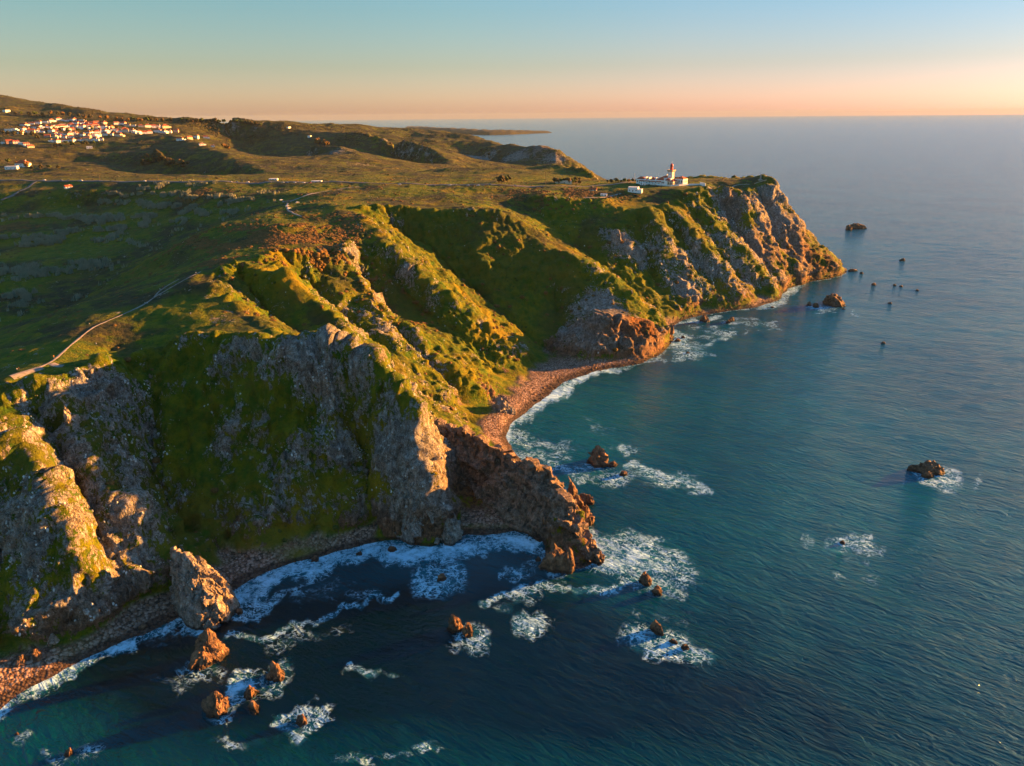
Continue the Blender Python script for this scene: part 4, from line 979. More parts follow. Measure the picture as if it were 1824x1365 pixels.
# boundary walls
def wall_run(name, pts, h, t, mat, label, base=None, cat='wall', down=3.0, group=None):
    V = []; F = []; n = len(pts)
    o = empty(name, (pts[0][0], pts[0][1], 0)); tag(o, label, cat, group)
    m = MB()
    for a, b_ in zip(pts[:-1], pts[1:]):
        L_ = math.hypot(b_[0] - a[0], b_[1] - a[1]); k = max(1, int(L_ / 9))
        for j in range(k):
            p = [a[0] + (b_[0] - a[0]) * j / k, a[1] + (b_[1] - a[1]) * j / k]; q_ = [a[0] + (b_[0] - a[0]) * (j + 1) / k, a[1] + (b_[1] - a[1]) * (j + 1) / k]
            za = (base if base is not None else ground(*p)); zb = (base if base is not None else ground(*q_))
            nx_, ny_ = -(q_[1] - p[1]), q_[0] - p[0]; l_ = math.hypot(nx_, ny_); nx_, ny_ = nx_ / l_ * t / 2, ny_ / l_ * t / 2
            X_ = pts[0]
            m.poly([(p[0] - nx_ - X_[0], p[1] - ny_ - X_[1], za - down), (q_[0] - nx_ - X_[0], q_[1] - ny_ - X_[1], zb - down), (q_[0] + nx_ - X_[0], q_[1] + ny_ - X_[1], zb - down), (p[0] + nx_ - X_[0], p[1] + ny_ - X_[1], za - down),
                    (p[0] - nx_ - X_[0], p[1] - ny_ - X_[1], za + h), (q_[0] - nx_ - X_[0], q_[1] - ny_ - X_[1], zb + h), (q_[0] + nx_ - X_[0], q_[1] + ny_ - X_[1], zb + h), (p[0] + nx_ - X_[0], p[1] + ny_ - X_[1], za + h)],
                   [(0, 3, 2, 1), (4, 5, 6, 7), (0, 1, 5, 4), (1, 2, 6, 5), (2, 3, 7, 6), (3, 0, 4, 7)])
    m.build('wall_run', mat, o); return o
wall_run('boundary_wall', [st(-60, -5), st(4, -6)], 1.0, .8, M_WHITE, "long white retaining wall under the shaded front of the keepers' quarters", base=BZ - 2.6)
wall_run('boundary_wall', [st(4, -6), st(10, 4), st(16, 22), st(24, 40)], 2.2, .6, M_WHITE, 'white boundary wall climbing right from the pavilion along the cliff edge')
wall_run('boundary_wall', [st(24, 40), st(34, 38)], 4.5, .6, M_WHITE, 'short tall whitewashed end wall with a sloping top at the right end of the station')
def house(loc, rz, w, d, h, roof, wm, rm, label, cat='house', group=None, name='house', wins=True, annex=None):
    o = empty(name, loc, rz); tag(o, label, cat, group)
    MB().box(-w / 2, w / 2, -d / 2, d / 2, -4, h).build('wall', wm, o)
    if roof == 'flat': r_ = MB().box(-w / 2 - .15, w / 2 + .15, -d / 2 - .15, d / 2 + .15, h, h + .45).build('roof', wm, o)
    elif roof == 'gable': r_ = MB().gable(-w / 2, w / 2, -d / 2, d / 2, h + .05, d * .34).build('roof', rm, o)
    else: r_ = MB().hip(-w / 2, w / 2, -d / 2, d / 2, h + .05, d * .34).build('roof', rm, o)
    if roof != 'flat': MB().box(w * .22, w * .22 + .9, d * .1, d * .1 + .9, h + .3, h + d * .34 + .7).build('chimney', wm, r_)
    if annex: MB().box(w / 2 - .01, w / 2 + w * .4, -d / 2 + .8, d / 2 - 1.2, -4, h * .62).build('annex', wm, o)
    if wins:
        k = 3 if w > 11 else 2
        for i in range(k):
            x = -w / 2 + w * (i + .5) / k
            for fl in range(2 if h > 5.5 else 1):
                if fl == 0 and i == 1: MB().box(x - .6, x + .6, -d / 2 - .08, -d / 2 + .02, 0, 2.2).build('door', M_WOOD, o)
                else: MB().box(x - .7, x + .7, -d / 2 - .08, -d / 2 + .02, 1 + 3 * fl, 2.5 + 3 * fl).build('window', M_GLASS, o)
        MB().box(w / 2 - .02, w / 2 + .08, -.8, .8, (4 if h > 5.5 else 1), (5.5 if h > 5.5 else 2.5)).build('window', M_GLASS, o)
    return o
def at_ground(px, py):
    p = hit_px(px, py); return (p.x, p.y, p.z) if p is not None else at_y(px, py, 1500)
def house_px(px, py, wpx, hpx, rz, roof, wm, rm, label, **k):
    p = at_ground(px, py); s_ = math.hypot(p[1], CAMH - p[2]) / FPX
    w = wpx * s_; h = hpx * s_
    return house((p[0], p[1] + w * .3, ground(p[0], p[1] + w * .3, p[2]) - .2), rz, w, max(5.0, w * .7), h, roof, wm, rm, label, **k)
house_px(1129, 343, 17, 7.0, -.35, 'flat', M_WHITE, M_WHITE, 'white flat-roofed house on the shaded slope left below the lighthouse station', annex=True, name='hillside_house')
house_px(1146, 330, 9, 3.5, -.5, 'flat', M_WHITE, M_WHITE, 'low white outbuilding between the hillside house and the retaining wall', cat='outbuilding', name='outbuilding')
house_px(1076, 350, 11, 3.0, -.2, 'flat', M_WHITE, M_WHITE, 'small plain white hut beside the track on the shaded slope', cat='hut', name='hut')
house_px(1057, 340, 12, 2.4, -.2, 'gable', M_CREAM, M_TILE, 'small hut with a red roof among bushes behind the plain white hut', cat='hut', name='hut')
house_px(1004, 327, 26, 4.5, .1, 'flat', M_CREAM, M_CREAM, 'low ochre building in trees beyond the road at the end of the green field', name='roadside_building', cat='building')
house_px(486, 321, 14, 2.2, .1, 'flat', M_WHITE, M_WHITE, 'long low white shed by the road, sunlit, below the small lit hill', name='shed', cat='shed')
house_px(563, 325, 17, 2.0, .1, 'flat', M_WHITE, M_WHITE, 'white shed roof beyond the road, right of the parked cars', name='shed', cat='shed')
ribbon('track', px_line([(1040, 352), (1062, 353), (1085, 350), (1105, 345)]), 4.0, M_DIRT, lift=.4, step_=5)
# ------------------------------------------------------------------ monument, its terrace and visitors' rail
mp = at_ground(1354.5, 321)
mz_ = mp[2]
mo = empty('monument', (mp[0], mp[1], mz_)); tag(mo, 'stone pillar monument topped by a cross at the seaward tip of the headland', 'monument')
MB().box(-3, 3, -3, 3, -2, .7).box(-2, 2, -2, 2, .7, 1.3).build('plinth', M_STONE, mo)
m = MB(); m.poly([(-1.1, -.9, 1.3), (1.1, -.9, 1.3), (1.1, .9, 1.3), (-1.1, .9, 1.3), (-.75, -.6, 7.2), (.75, -.6, 7.2), (.75, .6, 7.2), (-.75, .6, 7.2)], [(0, 3, 2, 1), (4, 5, 6, 7), (0, 1, 5, 4), (1, 2, 6, 5), (2, 3, 7, 6), (3, 0, 4, 7)])
m.build('pillar', M_STONE, mo); MB().box(-.14, .14, -.12, .12, 7.2, 9.6).box(-.75, .75, -.11, .11, 8.5, 8.78).build('cross', M_STONE, mo)
wall_run('terrace_wall', px_line([(1344, 328), (1352, 325), (1360, 322.5), (1366, 321)]), .9, .5, M_CORN, 'low ochre terrace wall along the cliff edge in front of the monument', down=1.5)
ribbon('footpath', px_line([(1262, 335), (1285, 331.5), (1310, 329.5), (1335, 328.5)]), 2.5, M_DIRT, lift=.3, step_=4)
# ------------------------------------------------------------------ village
def trow(pts, n, j):
    """n places strewn along a pixel line"""
    out = []; L_ = np.array(pts, float); seg = np.hypot(*np.diff(L_, axis=0).T); c = np.concatenate([[0], np.cumsum(seg)])
    for i in range(n):
        t = c[-1] * (i + .5) / n; k = min(np.searchsorted(c, t, 'right') - 1, len(seg) - 1); f = (t - c[k]) / seg[k]
        p = L_[k] * (1 - f) + L_[k + 1] * f; out.append((p[0] + random.uniform(-1, 1) * j, p[1] + random.uniform(-.45, .45) * j))
    return out
ORD = ['first', 'second', 'third', 'fourth', 'fifth', 'sixth', 'seventh', 'eighth', 'ninth', 'tenth', 'eleventh', 'twelfth', 'thirteenth', 'fourteenth', 'fifteenth', 'sixteenth', 'seventeenth', 'eighteenth']
ROWS_V = [
 ([(35,226),(100,216),(150,216)], 9, 2, 'topmost scattered row of the village'),
 ([(8,236),(60,231),(120,224),(190,221)], 15, 3, 'upper row of the village'),
 ([(200,222),(245,226),(300,228)], 9, 2, 'village row nearest the skyline trees'),
 ([(30,238),(80,236),(130,231),(200,229)], 16, 3, 'middle row of the village'),
 ([(205,236),(250,238),(318,236)], 10, 2, 'right middle row of the village'),
 ([(55,229),(110,227),(172,225)], 16, 3, 'second row from the top'),
 ([(88,242),(150,239),(222,233)], 17, 3, 'crowded row across the village centre'),
 ([(78,247),(120,245),(165,244),(215,242)], 13, 3, 'lower row of the village'),
 ([(82,254),(110,253),(140,252),(188,250)], 8, 2, 'bottom row above the fields'),
 ([(2,256),(30,257),(58,264)], 7, 2, 'lower left fringe of the village'),
 ([(312,252),(345,246),(372,247)], 4, 2, 'strewn along the sunlit spur'),
 ([(350,258),(390,264)], 2, 2, 'on the sunlit spur crest'),
]
VG = 'houses of the hillside village'
for pts, n, j, rl in ROWS_V:
    sp = sorted(trow(pts, n, j))
    for i, (px, py) in enumerate(sp):
        wm = random.choices([M_WHITE, M_CREAM, M_PINK], [8, 2, 1])[0]; rf = random.choices(['gable', 'hip', 'flat'], [5, 4, 2])[0]; rm = random.choice([M_TILE, M_TILE, M_TILE2])
        wn = {M_WHITE: 'white', M_CREAM: 'cream', M_PINK: 'rose'}[wm]; rn = {M_TILE: 'red', M_TILE2: 'brown'}[rm]
        hp = random.uniform(2.0, 3.8) * (1.15 if py > 235 else .9)
        lab = f"{wn} house, {'flat roof' if rf == 'flat' else rn + ' ' + ('gabled' if rf == 'gable' else 'hipped') + ' roof'}, {ORD[i]} from left, {rl}"
        house_px(px, py, random.uniform(6, 11), hp, random.uniform(-.6, .9), rf, wm, rm, lab, group=VG, annex=random.random() < .35)
for i, (px, py, w, h, rf, lab) in enumerate([(38, 298, 20, 6, 'hip', 'large white farmhouse on the lit rise at the far left'), (18, 302, 18, 4.5, 'flat', 'low white farm wing left below the large farmhouse'),
   (158, 265, 9, 3, 'flat', 'small blue-white house alone in the fields under the village'), (112, 189.5, 0, 0, '', ''), (120, 336, 11, 2.6, 'gable', 'small roadside cottage below the road at the left'),
   (514, 229, 6, 2, 'flat', 'tiny white house on the far ridge near the sea horizon'), (10, 200, 9, 3, 'flat', 'white house highest on the hill at the left edge'), (551, 245, 7, 2, 'flat', 'tiny pale building on the slope below the far ridge')]):
    if w: house_px(px, py, w, h, .1 + .2 * i, rf, M_WHITE, M_TILE, lab)
# ------------------------------------------------------------------ cars and poles along the road
CARC = {'white': (.75, .75, .75), 'silver': (.42, .43, .45), 'black': (.02, .02, .025), 'blue': (.04, .09, .22), 'grey': (.15, .15, .16), 'red': (.35, .03, .02)}
CARM = {k: flat_mat(k + '_car_paint', v, .25, .03, spec=.6) for k, v in CARC.items()}
def car_meshes():
    def pm(name, build, mat):
        me = bpy.data.meshes.new(name); me.from_pydata(*build); me.update(); me.materials.append(mat); return me
    prof = [(-2.1, .35), (-2.15, .8), (-1.9, .95), (-1.35, 1.0), (-.95, 1.42), (.55, 1.45), (1.2, 1.0), (1.95, .88), (2.15, .6), (2.1, .35)]
    n = len(prof); V = []; F = []
    for s_ in (-1, 1):
        for x, z_ in prof: V.append((x, s_ * (.86 - .16 * max(0, (z_ - .9) / .5)), z_))
    for i in range(n): k = (i + 1) % n; F.append((i, k, n + k, n + i))
    F.append(tuple(range(n))[::-1]); F.append(tuple(n + i for i in range(n)))
    body = (V, [], F)
    g = MB().box(-1.0, .75, -.80, .80, 1.02, 1.36)
    w = MB(); 
    for k in range(12):
        a = k * math.pi / 6
        w.v += [(.33 * math.cos(a), -.1, .33 * math.sin(a)), (.33 * math.cos(a), .1, .33 * math.sin(a))]
    w.f = [(2 * k, (2 * k + 2) % 24, (2 * k + 3) % 24, 2 * k + 1) for k in range(12)] + [tuple(range(0, 24, 2)), tuple(range(1, 24, 2))[::-1]]
    return body, pm('windows', (g.v, [], g.f), M_GLASS), pm('wheel', (w.v, [], w.f), M_TYRE)
cb, cg, cw_ = car_meshes(); bodym = {}
for k, m_ in CARM.items():
    me = bpy.data.meshes.new('car_body'); me.from_pydata(*cb); me.update(); me.materials.append(m_); bodym[k] = me
def car(px, py, colr, label, rz, group):
    p = at_ground(px, py); o = empty('parked_car', (p[0], p[1], p[2] + .55), rz); tag(o, label, 'car', group)
    b_ = bpy.data.objects.new('car_body', bodym[colr]); g_ = bpy.data.objects.new('windows', cg)
    for c in (b_, g_): COL.objects.link(c); c.parent = o
    for x in (-1.3, 1.3):
        for y in (-.85, .85):
            c = bpy.data.objects.new('wheel', cw_); COL.objects.link(c); c.parent = o; c.location = (x, y, .33)
G1, G2, G3 = 'cars on the left stretch of the road', 'cars parked along the right stretch of the road', 'cars in the hilltop car park'
for px, py, c, lab in [(79.5,322.2,'white','white car on the road near the farm track'),(109.6,322.4,'grey','grey car left of the dark pair on the road'),(122,322.6,'black','black car trailing the grey one on the road'),(145,323,'white','white car on the road below the small lit rise'),
  (258,324,'white','white car alone on the road under the shaded hill'),(411,325.6,'silver','silver car leading the group under the lit spur end'),(422,325.8,'blue','blue car second in the group under the lit spur end'),(442,326,'white','white car last in the group under the lit spur end'),
  (481,326.3,'grey','grey car in front of the long low shed'),(504,326.6,'silver','silver car just right of the long low shed'),(511,326.8,'blue','blue car between two silver ones by the shed'),(525,327,'silver','silver car in the middle of the row by the white shed'),(541,327.2,'white','white car near the white shed roof'),(552,327.4,'red','red car at the end of the row by the white shed')]:
    car(px, py, c, lab, -.05, G1)
for px, py, c, lab in [(712,330.2,'white','white car alone at the left end of the green field'),(802,331.4,'white','white car left of a grey one below the field'),(811,331.5,'grey','grey car beside the white one below the field'),(834,331.8,'silver','silver car below the middle of the bright field'),
  (852,332.0,'white','white car in the closely parked row below the field'),(860,332.1,'grey','dark grey car in the closely parked row below the field'),(873,330,'silver','silver van-like car set back from the road by the field edge'),(918,332.2,'silver','silver car alone on the road under the tall pole')]:
    car(px, py, c, lab, -.02, G2)
for px, py, c, lab in [(501,358,'white','white car at the upper left of the hilltop car park'),(506,361.5,'blue','blue car second from the upper left of the hilltop car park'),(512,369,'silver','silver car halfway down the hilltop car park'),(515,373,'white','white car at the lower end of the hilltop car park'),(530,362.5,'silver','silver car at the right edge of the hilltop car park')]:
    car(px, py, c, lab, .7, G3)
def pole(px, pyb, hpx, label, arm=False, mast=False):
    p = at_ground(px, pyb); s_ = math.hypot(p[1], CAMH - p[2]) / FPX; h = hpx * s_
    o = empty('utility_pole', (p[0], p[1], p[2])); tag(o, label, 'pole', 'poles standing inland')
    MB().lathe([(.28, -1), (.26, 0), (.16, h)], 8).build('pole_shaft', M_METAL if mast else M_WOOD, o)
    if not mast: MB().box(-1.3, 1.3, -.08, .08, h * .9, h * .9 + .18).build('crossarm', M_WOOD, o)
for a in [(107,281,13,'leaning pole in the fields under the village'),(183,292,9,'short pole on the shaded hillside left of the round trees'),(178,321,9,'roadside pole left of the shaded hill foot'),(282,322,9,'roadside pole below the round trees on the hill'),
  (306,322,6,'shortest roadside pole with a sign-like head'),(328,322,9,'roadside pole right of the shortest one'),(374.5,323,9,'roadside pole nearest the lit spur end'),(525,320,11,'pole beyond the road behind the parked silver cars'),
  (599,315,15,'tall pole on the lit field edge near the road bend'),(828.5,325,18,'tallest pole, at the right end of the bright green field'),(972,331,21,'tall thin pole between the two roadside tree clumps')]: pole(*a)
pole(1130, 322, 14, 'thin metal mast left of the lighthouse station', mast=True); pole(1173, 318, 9, "short mast behind the roofs of the keepers' quarters", mast=True)
# ------------------------------------------------------------------ people on the ridge
SKIN = flat_mat('skin', (.42, .24, .16)); HAIR = flat_mat('dark_hair', (.03, .02, .015))
CLO = {'white': (.7, .7, .68), 'dark': (.03, .03, .04), 'red': (.40, .04, .03), 'blue': (.05, .09, .22), 'grey': (.2, .2, .2), 'orange': (.5, .16, .04), 'pale': (.5, .45, .38)}
CLM = {k: flat_mat(k + '_cloth', v, .9) for k, v in CLO.items()}
def body_mesh(stride):
    J = {'pel': ((0, 0, .93), .15), 'wai': ((0, 0, 1.08), .135), 'che': ((0, 0, 1.30), .165), 'nec': ((0, .01, 1.48), .06), 'hd0': ((0, -.01, 1.56), .085), 'hd': ((0, -.015, 1.66), .105), 'hd2': ((0, -.01, 1.73), .07)}
    E = [('pel', 'wai'), ('wai', 'che'), ('che', 'nec'), ('nec', 'hd0'), ('hd0', 'hd'), ('hd', 'hd2')]
    for s_, n_ in ((-1, 'l'), (1, 'r')):
        f = s_ * stride
        J.update({n_ + 'hip': ((s_ * .10, 0, .88), .105), n_ + 'kne': ((s_ * .10, -f * .5 - .02, .49), .07), n_ + 'ank': ((s_ * .10, -f, .09), .045), n_ + 'toe': ((s_ * .11, -f - .17, .04), .04),
                  n_ + 'sho': ((s_ * .19, 0, 1.41), .07), n_ + 'elb': ((s_ * .25, f * .3, 1.13), .048), n_ + 'wri': ((s_ * .25, f * .7 - .08, .90), .035), n_ + 'han': ((s_ * .25, f * .7 - .11, .81), .035)})
        E += [('pel', n_ + 'hip'), (n_ + 'hip', n_ + 'kne'), (n_ + 'kne', n_ + 'ank'), (n_ + 'ank', n_ + 'toe'), ('che', n_ + 'sho'), (n_ + 'sho', n_ + 'elb'), (n_ + 'elb', n_ + 'wri'), (n_ + 'wri', n_ + 'han')]
    ks = list(J); me = bpy.data.meshes.new('person'); me.from_pydata([J[k][0] for k in ks], [(ks.index(a), ks.index(b_)) for a, b_ in E], []); me.update()
    o = bpy.data.objects.new('person_src', me); COL.objects.link(o); md = o.modifiers.new('s', 'SKIN'); md.use_smooth_shade = True
    for i, k in enumerate(ks): me.skin_vertices[0].data[i].radius = (J[k][1],) * 2; me.skin_vertices[0].data[i].use_root = (k == 'pel')
    s2 = o.modifiers.new('u', 'SUBSURF'); s2.levels = 1
    dg = bpy.context.evaluated_depsgraph_get(); dg.update(); ev = bpy.data.meshes.new_from_object(o.evaluated_get(dg)); bpy.data.objects.remove(o)
    return ev
BM_ = [body_mesh(.05), body_mesh(.24)]
def person(px, py, top, leg, pose, rz, label, group='walkers on the ridge path'):
    p = at_ground(px, py); me = BM_[pose].copy(); me.name = 'person'; me.materials.clear()
    for m_ in (SKIN, CLM[top], CLM[leg], HAIR): me.materials.append(m_)
    for f in me.polygons:
        c = f.center; f.material_index = 3 if (c.z > 1.68 or (c.z > 1.58 and c.y > .04)) else 0 if c.z > 1.47 or (abs(c.x) > .2 and c.z < .9 and c.z > .7) else 1 if c.z > .95 else 2
    o = bpy.data.objects.new('person', me); COL.objects.link(o); o.location = (p[0], p[1], p[2] + .25); o.rotation_euler.z = rz; tag(o, label, 'person', group)
for a in [(31,662,'pale','dark',0,.5,'person in a pale top, left of the pair at the lower end of the path'),(34.5,660,'orange','dark',0,-.7,'person in an orange top, right of the pair at the lower end of the path'),
  (90.5,640,'dark','dark',0,2.2,'person in dark clothes at the widened fork of the path'),(96.5,639,'orange','grey',0,1.0,'person in an orange top beside the dark-clothed one at the fork'),
  (160,581,'pale','dark',0,.4,'person in a pale top off the path at its sharp bend'),(172,616,'white','blue',0,3,'lone person in white on the grass below the path'),
  (259,543.5,'white','dark',1,2.5,'person in white, left of two walking close together on the path'),(262.5,543,'white','grey',1,2.6,'person in white with grey trousers, right of two walking close together'),
  (281,521.5,'dark','dark',1,2.6,'person in dark clothes lowest on the side path'),(285.6,518.6,'white','dark',1,2.6,'person in white second on the side path'),(290,515,'red','dark',1,2.6,'person in a red top third on the side path'),(294,511.5,'dark','blue',1,2.6,'person in dark top and blue trousers highest on the side path'),
  (349.5,489,'white','dark',0,.2,'person in white at the top of the path by the bushes'),(340,562,'white','grey',0,.2,'lone person in white on the slope below the upper path')]: person(*a)
for i in range(12):
    xx = 1318 + i * 4.1; cl = ['dark', 'red', 'blue', 'white', 'grey', 'orange'][i % 6]
    person(xx, 327.5 - (xx - 1318) * .12, cl, 'dark', i % 2, i, f'visitor in a {cl} top, {ORD[i]} from left on the headland before the monument', 'visitors near the monument')
# ------------------------------------------------------------------ growth and loose stones
rs = np.random.RandomState(5)
TV = np.stack([x2, y2, z2], -1); TD = np.hypot(x2, y2)
cellw = TD * .00165; AREA = cellw * TD * np.where(TD < 700, .0016, np.where(TD < 1180, .0022, .0042)) * np.sqrt(1 + sl_[used] ** 2)
def pick(weight, n, dmax=1e9):
    w = weight * AREA * (TD < dmax); w = np.clip(w, 0, None); w /= w.sum()
    return TV[rs.choice(len(TV), n, p=w)]
def scatter(name, protos, P, size, mat, squash=1.0, sink=.25, smooth=False, label=None):
    """many small pieces of one growth or rubble joined into one mesh"""
    Vs, Fs = [], []; off = 0
    n = len(P); a = rs.uniform(0, 6.283, n); ca, sa = np.cos(a), np.sin(a); S = size if np.ndim(size) else np.full(n, size)
    which = rs.randint(0, len(protos), n)
    for k, (V, F) in enumerate(protos):
        m = which == k; c = m.sum()
        if not c: continue
        x_ = V[None, :, 0] * ca[m][:, None] - V[None, :, 1] * sa[m][:, None]; y_ = V[None, :, 0] * sa[m][:, None] + V[None, :, 1] * ca[m][:, None]
        W = np.stack([x_, y_, np.repeat((V[:, 2] * squash - sink)[None], c, 0)], -1) * S[m][:, None, None] + P[m][:, None, :]
        Vs.append(W.reshape(-1, 3)); Fs.append((F[None] + (np.arange(c) * len(V))[:, None, None] + off).reshape(-1, F.shape[1])); off += c * len(V)
    o = link(name, mesh_np(name, np.concatenate(Vs), np.concatenate(Fs), smooth=smooth), mat); tag(o, kind='stuff'); return o
def lump(seed, level=2, amp=.3, f=1.6):
    V, F = ico(level); n = perlin(V[:, 0] * f + seed * 3.3, V[:, 1] * f, V[:, 2] * f) * amp + perlin(V[:, 0] * 4 + seed, V[:, 1] * 4, V[:, 2] * 4) * amp * .5
    W = V * (1 + n[:, None]); return W * .5, F
def stone(seed):
    V, F = ico(1); r = np.random.RandomState(seed); W = V * .5 * r.uniform(.6, 1.2, 3)
    for i in range(6):
        d = r.normal(size=3); d /= np.linalg.norm(d); s = W @ d; lim = r.uniform(.15, .38); W -= np.clip(s - lim, 0, None)[:, None] * d
    return W, F
def leafy(name, c1, c2, c3):
    b = NB(name); P = b.pos(); n = b.noise(P, .08, 3, .6); n2 = b.noise(P, 1.1, 4, .75)
    c = b.mix(b.step(n, .38, .62), c1, c2); c = b.mix(b.step(n2, .45, .65, 0, .8), c, c3)
    return b.done(c, .9, b.bump(n2, .5, 1.0), .1)
M_SHRUB = leafy('heath_shrubs', (.060, .045, .013), (.13, .065, .020), (.20, .11, .035))
M_GREENB = leafy('green_bushes', (.022, .045, .008), (.045, .065, .012), (.07, .08, .02))
M_FSC = leafy('far_scrub', (.030, .040, .012), (.075, .050, .018), (.11, .07, .025))
M_TUFT = leafy('slope_tufts', (.040, .075, .008), (.085, .095, .015), (.13, .10, .025))
M_REED = leafy('pale_reeds', (.16, .19, .12), (.24, .25, .17), (.32, .32, .22))
M_WOOD_F = leafy('far_trees', (.018, .030, .010), (.05, .04, .016), (.085, .055, .022))
LUMPS = [lump(i) for i in range(6)]; STONES = [stone(i) for i in range(8)]
LUMP1 = [lump(i + 20, 1, .35) for i in range(5)]
nz1 = perlin(x2 / 34, y2 / 34, 0 * x2) + .5 * perlin(x2 / 11, y2 / 11, 3 + 0 * x2)
calm2 = sstep(3, 10, pd[used]); flatm = 1 - sstep(.7, 1.3, sl_[used]); nob = (beach[used] < .1) & (z2 > 9)
def spot_w(pts):
    a = np.zeros(len(x2))
    for (bx, by, bpx, bv) in pts:
        c = march(bx, by); br = bpx * c[1] / FPX * 1.15
        a += bv * np.exp(-1.4 * (((x2 - c[0]) ** 2 + (y2 - c[1]) ** 2 + (z2 - c[2]) ** 2) / br / br))
    return a
bowlw = np.clip(spot_w([(830,470,90,1),(900,560,80,1),(740,420,60,1),(960,520,60,.8),(450,490,60,.8),(560,560,40,.6),(1050,440,60,.5)]), 0, 1)
hill = spot_w([(480,430,70,1),(420,420,50,1),(560,400,60,.8),(600,440,40,.7),(380,470,40,.8),(520,465,50,.6),(330,440,50,.5),(620,480,40,.5),(360,345,30,.8),(20,405,30,1.2),(950,345,40,.5),(1050,345,40,.6),(700,570,50,.3)])
w = (hill + .008) * sstep(-.25, .25, nz1) * calm2 * flatm * nob
P = pick(w, 7500, 1250); scatter('heath_shrubs', LUMPS[:4], P, rs.uniform(2.0, 6.0, len(P)) * (1 + .2 * (P[:, 1] > 800)), M_SHRUB, .75)
w = (.25 + hill * .6) * sstep(-.1, .5, -nz1) * calm2 * flatm * nob
P = pick(w, 4200, 1300); scatter('green_bushes', LUMP1, P, rs.uniform(1.2, 4.0, len(P)), M_GREENB, .7)
w = sstep(-.1, .5, nz1 + .4 * perlin(x2 / 5, y2 / 5, z2 / 5)) * sstep(.15, .5, sl_[used]) * nob * (1 - sstep(.4, .8, np.clip(rk, 0, 1)))
P = pick(w, 9000, 1200); scatter('cliff_tufts', LUMP1, P, rs.uniform(.5, 2.0, len(P)) * rs.choice([1, 1, 1.4], len(P)), M_TUFT, .42, .22)
# reeds in bands across the shaded valley
band = np.sin((z2 + 9 * perlin(x2 / 60, y2 / 60, 0 * x2)) * .55) 
vall = spot_w([(60,430,90,1),(150,400,90,1),(280,390,70,1),(100,470,80,.9),(180,350,80,.8),(300,360,60,.8),(30,370,60,.8),(60,520,70,.5),(340,380,50,.6),(420,365,40,.7)])
w = sstep(.1, .7, band) * vall * sstep(-.05, .4, perlin(x2 / 9, y2 / 9, 4 + 0 * x2)) * sstep(-.3, .2, perlin(x2 / 24, y2 / 24, 9 + 0 * x2)) * (TD < 1250)
def reed():
    V = []; F = []
    for k in range(7):
        a = rs.uniform(0, 6.28); r = rs.uniform(0, .4); x_, y_ = r * math.cos(a), r * math.sin(a); b_ = rs.uniform(0, 3.14); h = rs.uniform(.7, 1.25)
        i = len(V); V += [(x_ - .13 * math.cos(b_), y_ - .13 * math.sin(b_), 0), (x_ + .13 * math.cos(b_), y_ + .13 * math.sin(b_), 0), (x_ + rs.uniform(-.2, .2), y_ + rs.uniform(-.2, .2), h)]; F.append((i, i + 1, i + 2))
    return np.array(V), np.array(F)
P = pick(w, 17000, 1250); scatter('reeds', [reed() for _ in range(5)], P, rs.uniform(2.5, 4.8, len(P)), M_REED, 1.0, .05)
# far scrub and woods
farw = spot_w([(100,215,120,.5),(250,215,100,1),(400,222,90,1.2),(480,230,80,1),(300,262,50,.7),(270,290,60,.8),(180,300,60,.5),(60,240,120,.3),(160,250,90,.3),(60,285,60,.6),(600,250,100,.5),(750,250,80,.5),(450,250,60,.8),(330,222,60,1.2),(570,258,20,.8),(80,190,80,.5)])
w = (farw + .10) * sstep(-.1, .6, perlin(x2 / 120, y2 / 120, 0 * x2) + .6 * perlin(x2 / 40, y2 / 40, 5 + 0 * x2)) * (TD > 1260)
P = pick(w, 11000); scatter('far_woodland', LUMP1, P, rs.uniform(6, 15, len(P)) * (.7 + .3 * (P[:, 1] > 2000)), M_WOOD_F, .75)
w = (farw * .4 + .35) * sstep(-.15, .35, perlin(x2 / 60, y2 / 60, 7 + 0 * x2) + .7 * perlin(x2 / 20, y2 / 20, 2 + 0 * x2)) * (TD > 1200) * (TD < 3200)
P = pick(w, 16000); scatter('far_scrub', LUMP1, P, rs.uniform(2.5, 6.5, len(P)), M_FSC, .6)
# pale stones through the turf of the cliffs, boulders and shingle on the beaches
M_STN = flat_mat('pale_stones', (.46, .48, .45), .95, .35, .12); M_SHG = rock_mat('shingle_stones', .9)
rkn = np.clip(rk, 0, 1)
w = (sstep(.18, .5, rkn) + .03) * sstep(.4, .8, sl_[used]) * (z2 > 12) * (brown < .4) * (1 - .9 * bowlw)
w = w * sstep(0, .45, perlin(x2 / 7, y2 / 7, z2 / 9)) 
P = pick(w, 7000, 1150); scatter('cliff_stones', STONES, P, rs.uniform(.35, 1.7, len(P)) ** 1.5 * (.8 + .2 * (P[:, 1] > 700)), M_STN, 1.35, .15)
w = (beach[used] > .5) * (z2 > -.5) * (z2 < 9) * 1.0
P = pick(w, 16000, 1150); scatter('shingle', STONES, P, rs.uniform(.5, 1.3, len(P)) ** 1.5, M_SHG, .7, .1)
w = np.exp(-((cd[used] - 3) / 7) ** 2) * (z2 < 5) * (z2 > -1.2) * (TD > 560)
P = pick(w, 1500, 1150); scatter('shore_boulders', STONES, P, rs.uniform(1.2, 4.2, len(P)), M_SHG, .8, .2)
